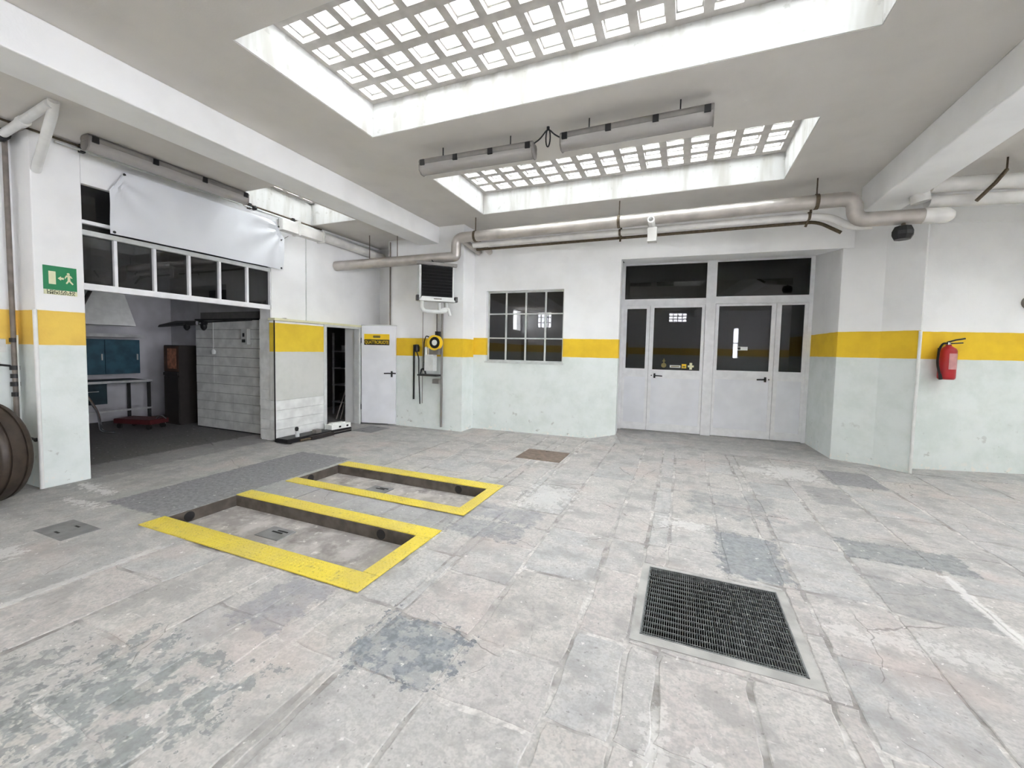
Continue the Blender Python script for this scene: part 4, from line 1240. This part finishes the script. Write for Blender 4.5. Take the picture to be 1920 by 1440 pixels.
# ------------------------------------------------------------------ pipes along the back wall
t = thing('lagged_pipe', 'thick lagged heating pipe dropping under the beams before the back wall', 'pipe', (0, 6.1, 3.3))
MB().tube([(-5.725, -.46, -.43), (-3.62, -.02, -.31), (-3.56, 0, -.30), (-3.56, 0, 0.0), (1.80, 0, .02), (1.80, 0, -.235), (2.42, 0, -.25)], .082, 20, .13).build('pipe', 'grey_pipe', t, True)
MB().tube([(2.42, 0, -.25), (2.62, 0, -.262), (2.68, 0, -.265)], [.086, .086, .05], 20).build('end_section', 'white_pipe', t, True)
MB().tube([(2.40, 0, -.1), (2.36, 0, .1)], .085, 16).build('branch_stub', 'white_pipe', t, True)
for x, z in ((-3.2, .0), (-.91, .01), (1.42, .02)):
    MB().tube([(x - .02, 0, z), (x + .02, 0, z)], .09, 20).build('pipe_clamp', 'rust', t, True)
    MB().tube([(x, 0, z + .08), (x, 0, .3)], .008, 6).build('hanger', 'rust', t)
for x, z in ((-4.6, -.36), (-5.2, -.39)):
    MB().tube([(x, -.2, z + .08), (x, -.2, .3)], .006, 6).build('hanger', 'rust', t)
for dx, L in ((.10, .66), (.30, .7)):
    MB().tube([(-3.56 + dx, .02, -.03), (-3.56 + dx, L - .02, -.10)], .05, 14).build('wall_stub', 'grey_pipe', t, True)
t = thing('twin_pipe', 'thin pale pipe under the lagged pipe along the back wall', 'pipe', (0, 6.22, 3.19))
MB().tube([(-3.3, 0, .0), (1.35, 0, .0), (1.62, 0, -.04), (1.80, 0, -.17), (2.0, -.06, -.185)], .042, 14, .1).build('pipe', 'white_pipe', t, True)
MB().tube([(-3.3, .12, -.045), (1.5, .12, -.045), (1.75, .12, -.2)], .02, 10, .1).build('small_pipe', 'rust', t, True)
for x in (-.91, 1.38):
    MB().tube([(x - .015, 0, 0), (x + .015, 0, 0)], .05, 14).build('pipe_clamp', 'rust', t, True)
    MB().tube([(x, -.09, .22), (x + .02, .02, .02), (x - .01, .1, -.1)], .014, 8).build('strap', 'rust', t)
t = thing('twin_pipe', 'pair of white pipes on the right side of the right beam', 'pipe', (2.45, 6.1, 3.3))
MB().tube([(.02, 0, .075), (4.5, .6, .05)], .078, 16).build('pipe', 'white_pipe', t, True)
MB().tube([(.02, .05, -.085), (4.5, .65, -.1)], .066, 16).build('pipe', 'white_pipe', t, True)
for x in (.52,):
    MB().tube([(x + .12, .02, .17), (x, -.06, .02), (x - .12, -.02, -.14)], .018, 8).build('strap', 'rust', t, True)
    MB().tube([(x + .12, .02, .17), (x + .12, .02, .3)], .008, 6).build('hanger', 'rust', t)
# small devices on the pipes
t = thing('security_camera', 'small white tubular camera under the pipes above the doors', 'camera', (-0.46, 6.02, 3.1))
MB().tube([(0, -.16, .13), (0.0, .06, .10)], .045, 16).build('body', 'white_pipe', t, True)
MB().lathe([(.0, -.165), (.03, -.165), (.03, -.155), (.0, -.155)], 14, (0, 0, .131), 'y').build('lens', 'chrome', t, True)
MB().cbox(-.05, .07, -.02, .1, -.12, .07, .006).build('mount_box', 'white_pipe', t)
t = thing('ceiling_spotlight', 'black faceted lamp hanging under the pipe beside the pillar', 'lamp', (2.25, 6.08, 2.80))
MB().lathe([(.0, 0), (.075, .0), (.1, .05), (.1, .09), (.075, .145), (.0, .145)], 8).build('shade', 'black', t)
MB().lathe([(.0, .13), (.02, .14), (.02, .19), (.0, .19)], 10).build('stem', 'rust', t)

# ------------------------------------------------------------------ unit heater and wall gear on the pier
t = thing('unit_heater', 'unit heater with black louvres on the pier', 'heater', (-3.88, 6.0, 2.24), R(43))
MB().box(-.29, .29, -.08, .16, .03, .61).build('casing', 'casing', t, bevel=.008)
MB().box(-.25, .26, -.1, -.08, .06, .58).build('fin_bank', 'grille', t)
for k in range(10):
    z = .085 + k * .052
    MB().add([(-.24, -.10, z), (.25, -.10, z), (.25, -.135, z - .012), (-.24, -.135, z - .012), (-.24, -.10, z + .006), (.25, -.10, z + .006), (.25, -.135, z - .006), (-.24, -.135, z - .006)], [(0, 1, 2, 3), (7, 6, 5, 4), (3, 2, 6, 7), (0, 3, 7, 4), (1, 5, 6, 2)]).build('louvre', 'grille', t)
MB().box(-.33, .33, -.14, -.06, .585, .635).build('top_channel', 'lamp_body', t)
MB().add([(-.31, -.15, .0), (.31, -.15, .0), (.25, -.15, .07), (-.25, -.15, .07), (-.31, .05, .0), (.31, .05, .0), (.25, .05, .07), (-.25, .05, .07)], [(3, 2, 1, 0), (4, 5, 6, 7), (0, 1, 5, 4), (1, 2, 6, 5), (2, 3, 7, 6), (3, 0, 4, 7)]).build('drip_tray', 'casing', t)
for s in (-1, 1):
    MB().box(s * .32 - .02, s * .32 + .02, -.155, -.05, -.0, .085).build('corner_bracket', 'dark_steel', t)
MB().box(-.06, .07, -.152, -.15, .025, .045).build('name_plate', 'lamp_body', t)
MB().tube([(-.24, -.05, .02), (-.24, -.05, -.16), (.0, -.05, -.17), (.18, -.05, -.15), (.18, .05, 0.0)], .035, 12, .08).build('supply_pipe', 'casing', t, True)
MB().tube([(.05, -.06, -.02), (.05, -.06, -.14), (.2, -.04, -.1), (.24, -.02, -.22)], .028, 10, .03).build('valve_body', 'casing', t, True)
MB().tube([(.12, 0, .63), (.12, .02, .72)], .014, 8).build('hanger', 'dark_steel', t)
MB().tube([(.12, 0, .65), (-.04, 0, .65), (-.08, 0, .70), (.0, 0, .74)], .012, 8, .03).build('flexible_hose', 'dark_steel', t, True)
for x, a, b, r, lb in ((-4.34, .46, 2.12, .006, 'thin vertical wire below the left of the unit heater'), (-4.04, 1.66, 2.12, .016, 'short vertical pipe from the heater valve to the reel'), (-3.935, .06, 2.12, .02, 'long vertical pipe on the pier right of the reel')):
    o = MB().tube([(x, 6.30, a), (x, 6.30, b)], r, 8).build('riser_pipe', 'lamp_body', smooth=True)
    tag(o, lb, 'pipe')
t = thing('hose_reel', 'yellow and black hose reel with a bright hub on the pier', 'hose reel', (-4.03, 6.20, 1.56))
MB().lathe([(.0, -.03), (.13, -.03), (.135, .0), (.13, .07), (.0, .07)], 24, (0, 0, 0), 'y').build('drum', 'text_yellow', t, True)
MB().lathe([(.055, -.04), (.1, -.045), (.1, -.03), (.055, -.03)], 20, (.03, 0, 0), 'y').build('flange', 'black', t, True)
MB().lathe([(.0, -.05), (.05, -.05), (.052, -.035), (.0, -.035)], 16, (.03, 0, 0), 'y').build('hub', 'styro', t, True)
MB().box(-.02, .05, .05, .13, -.18, .2).build('wall_bracket', 'black', t)
MB().tube([(-.1, -.02, .1), (-.16, -.02, .12), (-.2, -.02, 0), (-.2, -.02, -.5)], .009, 8, .05).build('hose', 'dark_rubber', t, True)
t = thing('air_gun', 'black lever handle on a thin pipe at the pier', 'valve', (-4.45, 6.27, 1.1))
MB().lathe([(.0, .28), (.05, .3), (.055, .38), (.04, .42), (.0, .43)], 12).build('knob', 'black', t, True)
MB().tube([(0, 0, .3), (.05, 0, .18), (.05, 0, -.05), (.08, 0, -.65)], .01, 8, .05).build('stem', 'dark_steel', t, True)
t = thing('regulator_set', 'grey air regulator with bowl and small shelf on the pier', 'regulator', (-4.12, 6.26, 0.97))
MB().cbox(-.12, .08, -.08, .04, .09, .38, .01).build('regulator_body', 'casing', t)
MB().box(-.02, .17, -.06, .04, .38, .5).build('manifold', 'lamp_body', t)
for x in (-.1, -.02):
    MB().lathe([(.0, .36), (.03, .37), (.03, .5), (.0, .52)], 12, (x, -.03, 0)).build('bowl', 'styro', t, True)
MB().cbox(-.22, .18, -.12, .06, 0, .03, .004).build('shelf', 'dark_steel', t)
MB().tube([(-.2, -.05, .03), (-.18, -.05, .12), (-.12, -.05, .12), (-.09, -.05, .03)], .016, 8, .04).build('hook_ring', 'dark_steel', t, True)
MB().cbox(.05, .18, -.05, .06, -.13, -.05, .004).build('lower_block', 'lamp_body', t)
o = MB().cbox(-.012, .012, -.02, 0, 0, 1.0, .004).build('cable_strip', 'dark_steel', loc=(-4.545, 6.335, 0.52))
tag(o, 'dark vertical strip on the pier left of the regulator', 'strip')

# ------------------------------------------------------------------ black jack and foam block before the booth
t = thing('floor_jack', 'low black jack with a knob lying before the booth', 'jack', (-5.42, 4.72, 0), R(90))
MB().cbox(-.42, .42, -.12, .12, .015, .075, .01).build('frame', 'black', t)
MB().cbox(-.05, .38, -.2, -.1, .01, .06, .01).build('side_plate', 'dark_brown', t)
MB().tube([(-.2, -.06, .07), (-.2, -.06, .16)], .03, 12).build('pump_cylinder', 'casing', t, True)
MB().lathe([(.0, .0), (.022, .01), (.028, .04), (.02, .065), (.0, .07)], 12, (-.21, -.06, .16)).build('knob', 'black', t, True)
MB().tube([(-.22, -.14, .03), (.0, -.16, .03)], .018, 8).build('release_bar', 'rust', t, True)
MB().cbox(.1, .2, -.12, -.03, .075, .13, .006).build('saddle', 'lamp_body', t)
for x in (-.36, .36):
    for y in (-.1, .1):
        MB().lathe([(.0, -.015), (.03, -.015), (.03, .015), (.0, .015)], 12, (x, y, .03), 'y').build('wheel', 'dark_rubber', t, True)
t = thing('rubber_block', 'black rubber block on the floor by the booth doorway', 'block', (-5.36, 5.33, 0), R(86))
MB().cbox(-.2, .2, -.09, .09, 0, .075, .012).build('body', 'dark_rubber', t)
MB().box(-.2, .2, -.092, -.09, .03, .04).build('seam', 'lamp_body', t)
t = thing('foam_block', 'white foam box resting on the black rubber block', 'box', (-5.36, 5.33, 0.076), R(84))
MB().cbox(-.19, .19, -.08, .08, 0, .08, .006).build('body', 'styro', t)
MB().cbox(-.15, .1, -.05, .05, .08, .1, .004).build('raised_lid', 'styro', t)
for x in (-.05, .1):
    MB().box(x, x + .04, -.083, -.08, .02, .05).build('dark_slot', 'dark_rubber', t)

# ------------------------------------------------------------------ fire extinguisher and switch on the right wall
p = rw(0.235, -0.115)
t = thing('fire_extinguisher', 'red fire extinguisher hung on the right wall', 'fire extinguisher', (p[0], p[1], 1.20), R(RWA))
MB().lathe([(.0, 0), (.07, 0), (.082, .012), (.085, .03), (.085, .36), (.075, .39), (.045, .415), (.03, .425), (.03, .44), (.0, .44)], 28).build('cylinder', 'red', t, True)
lab = MB()
for k in range(12):
    a0_, a1_ = R(-140 + 100 * k / 12 + 20), R(-140 + 100 * (k + 1) / 12 + 20)
    r1 = .0862
    lab.add([(r1 * math.cos(a0_), r1 * math.sin(a0_), .13), (r1 * math.cos(a1_), r1 * math.sin(a1_), .13), (r1 * math.cos(a1_), r1 * math.sin(a1_), .33), (r1 * math.cos(a0_), r1 * math.sin(a0_), .33)], [(0, 1, 2, 3)])
lab.build('label', 'red_label', t, True)
MB().lathe([(.0, .43), (.022, .43), (.022, .47), (.0, .48)], 14).build('valve', 'chrome', t, True)
MB().tube([(-.02, 0, .47), (.05, -.03, .5), (.14, -.05, .52)], .01, 8).tube([(-.02, 0, .455), (.06, -.03, .46), (.12, -.05, .465)], .008, 8).build('lever', 'black', t, True)
MB().tube([(-.01, 0, .455), (-.08, -.02, .46), (-.13, -.03, .38), (-.14, -.03, .2), (-.10, -.03, .06)], .012, 10, .07).build('hose', 'dark_rubber', t, True)
MB().tube([(-.10, -.03, .07), (-.085, -.03, .0)], [.016, .02], 10).build('nozzle', 'black', t, True)
MB().box(-.03, .03, .08, .113, .3, .4).build('wall_bracket', 'dark_steel', t)
p = (2.712, 6.672)
o = MB().tube([(p[0], p[1], 0.01), (p[0], p[1], 1.8)], .017, 10).build('corner_conduit', 'pvc', smooth=True)
tag(o, 'white corner strip up the edge of the right pillar', 'conduit')
p = rw(1.19, -0.05)
t = thing('wall_fitting', 'grey round fitting on the right wall at the picture edge', 'wall lamp', (p[0], p[1], 2.19), R(RWA))
MB().lathe([(.0, -.06), (.07, -.05), (.08, .0), (.08, .05), (.0, .05)], 20, (0, 0, 0), 'y').build('body', 'lamp_body', t, True)
MB().lathe([(.0, -.075), (.04, -.07), (.05, -.055), (.0, -.055)], 16, (0, 0, 0), 'y').build('cap', 'casing', t, True)
MB().box(0.1, 5.3, -.012, 0, 3.2, 3.215).build('surface_duct', 'white', wall_right)  # this and the next: surface ducts along the right wall
MB().box(0.1, 5.3, -.05, 0, 3.4, 3.43).build('surface_duct', 'white', wall_right)
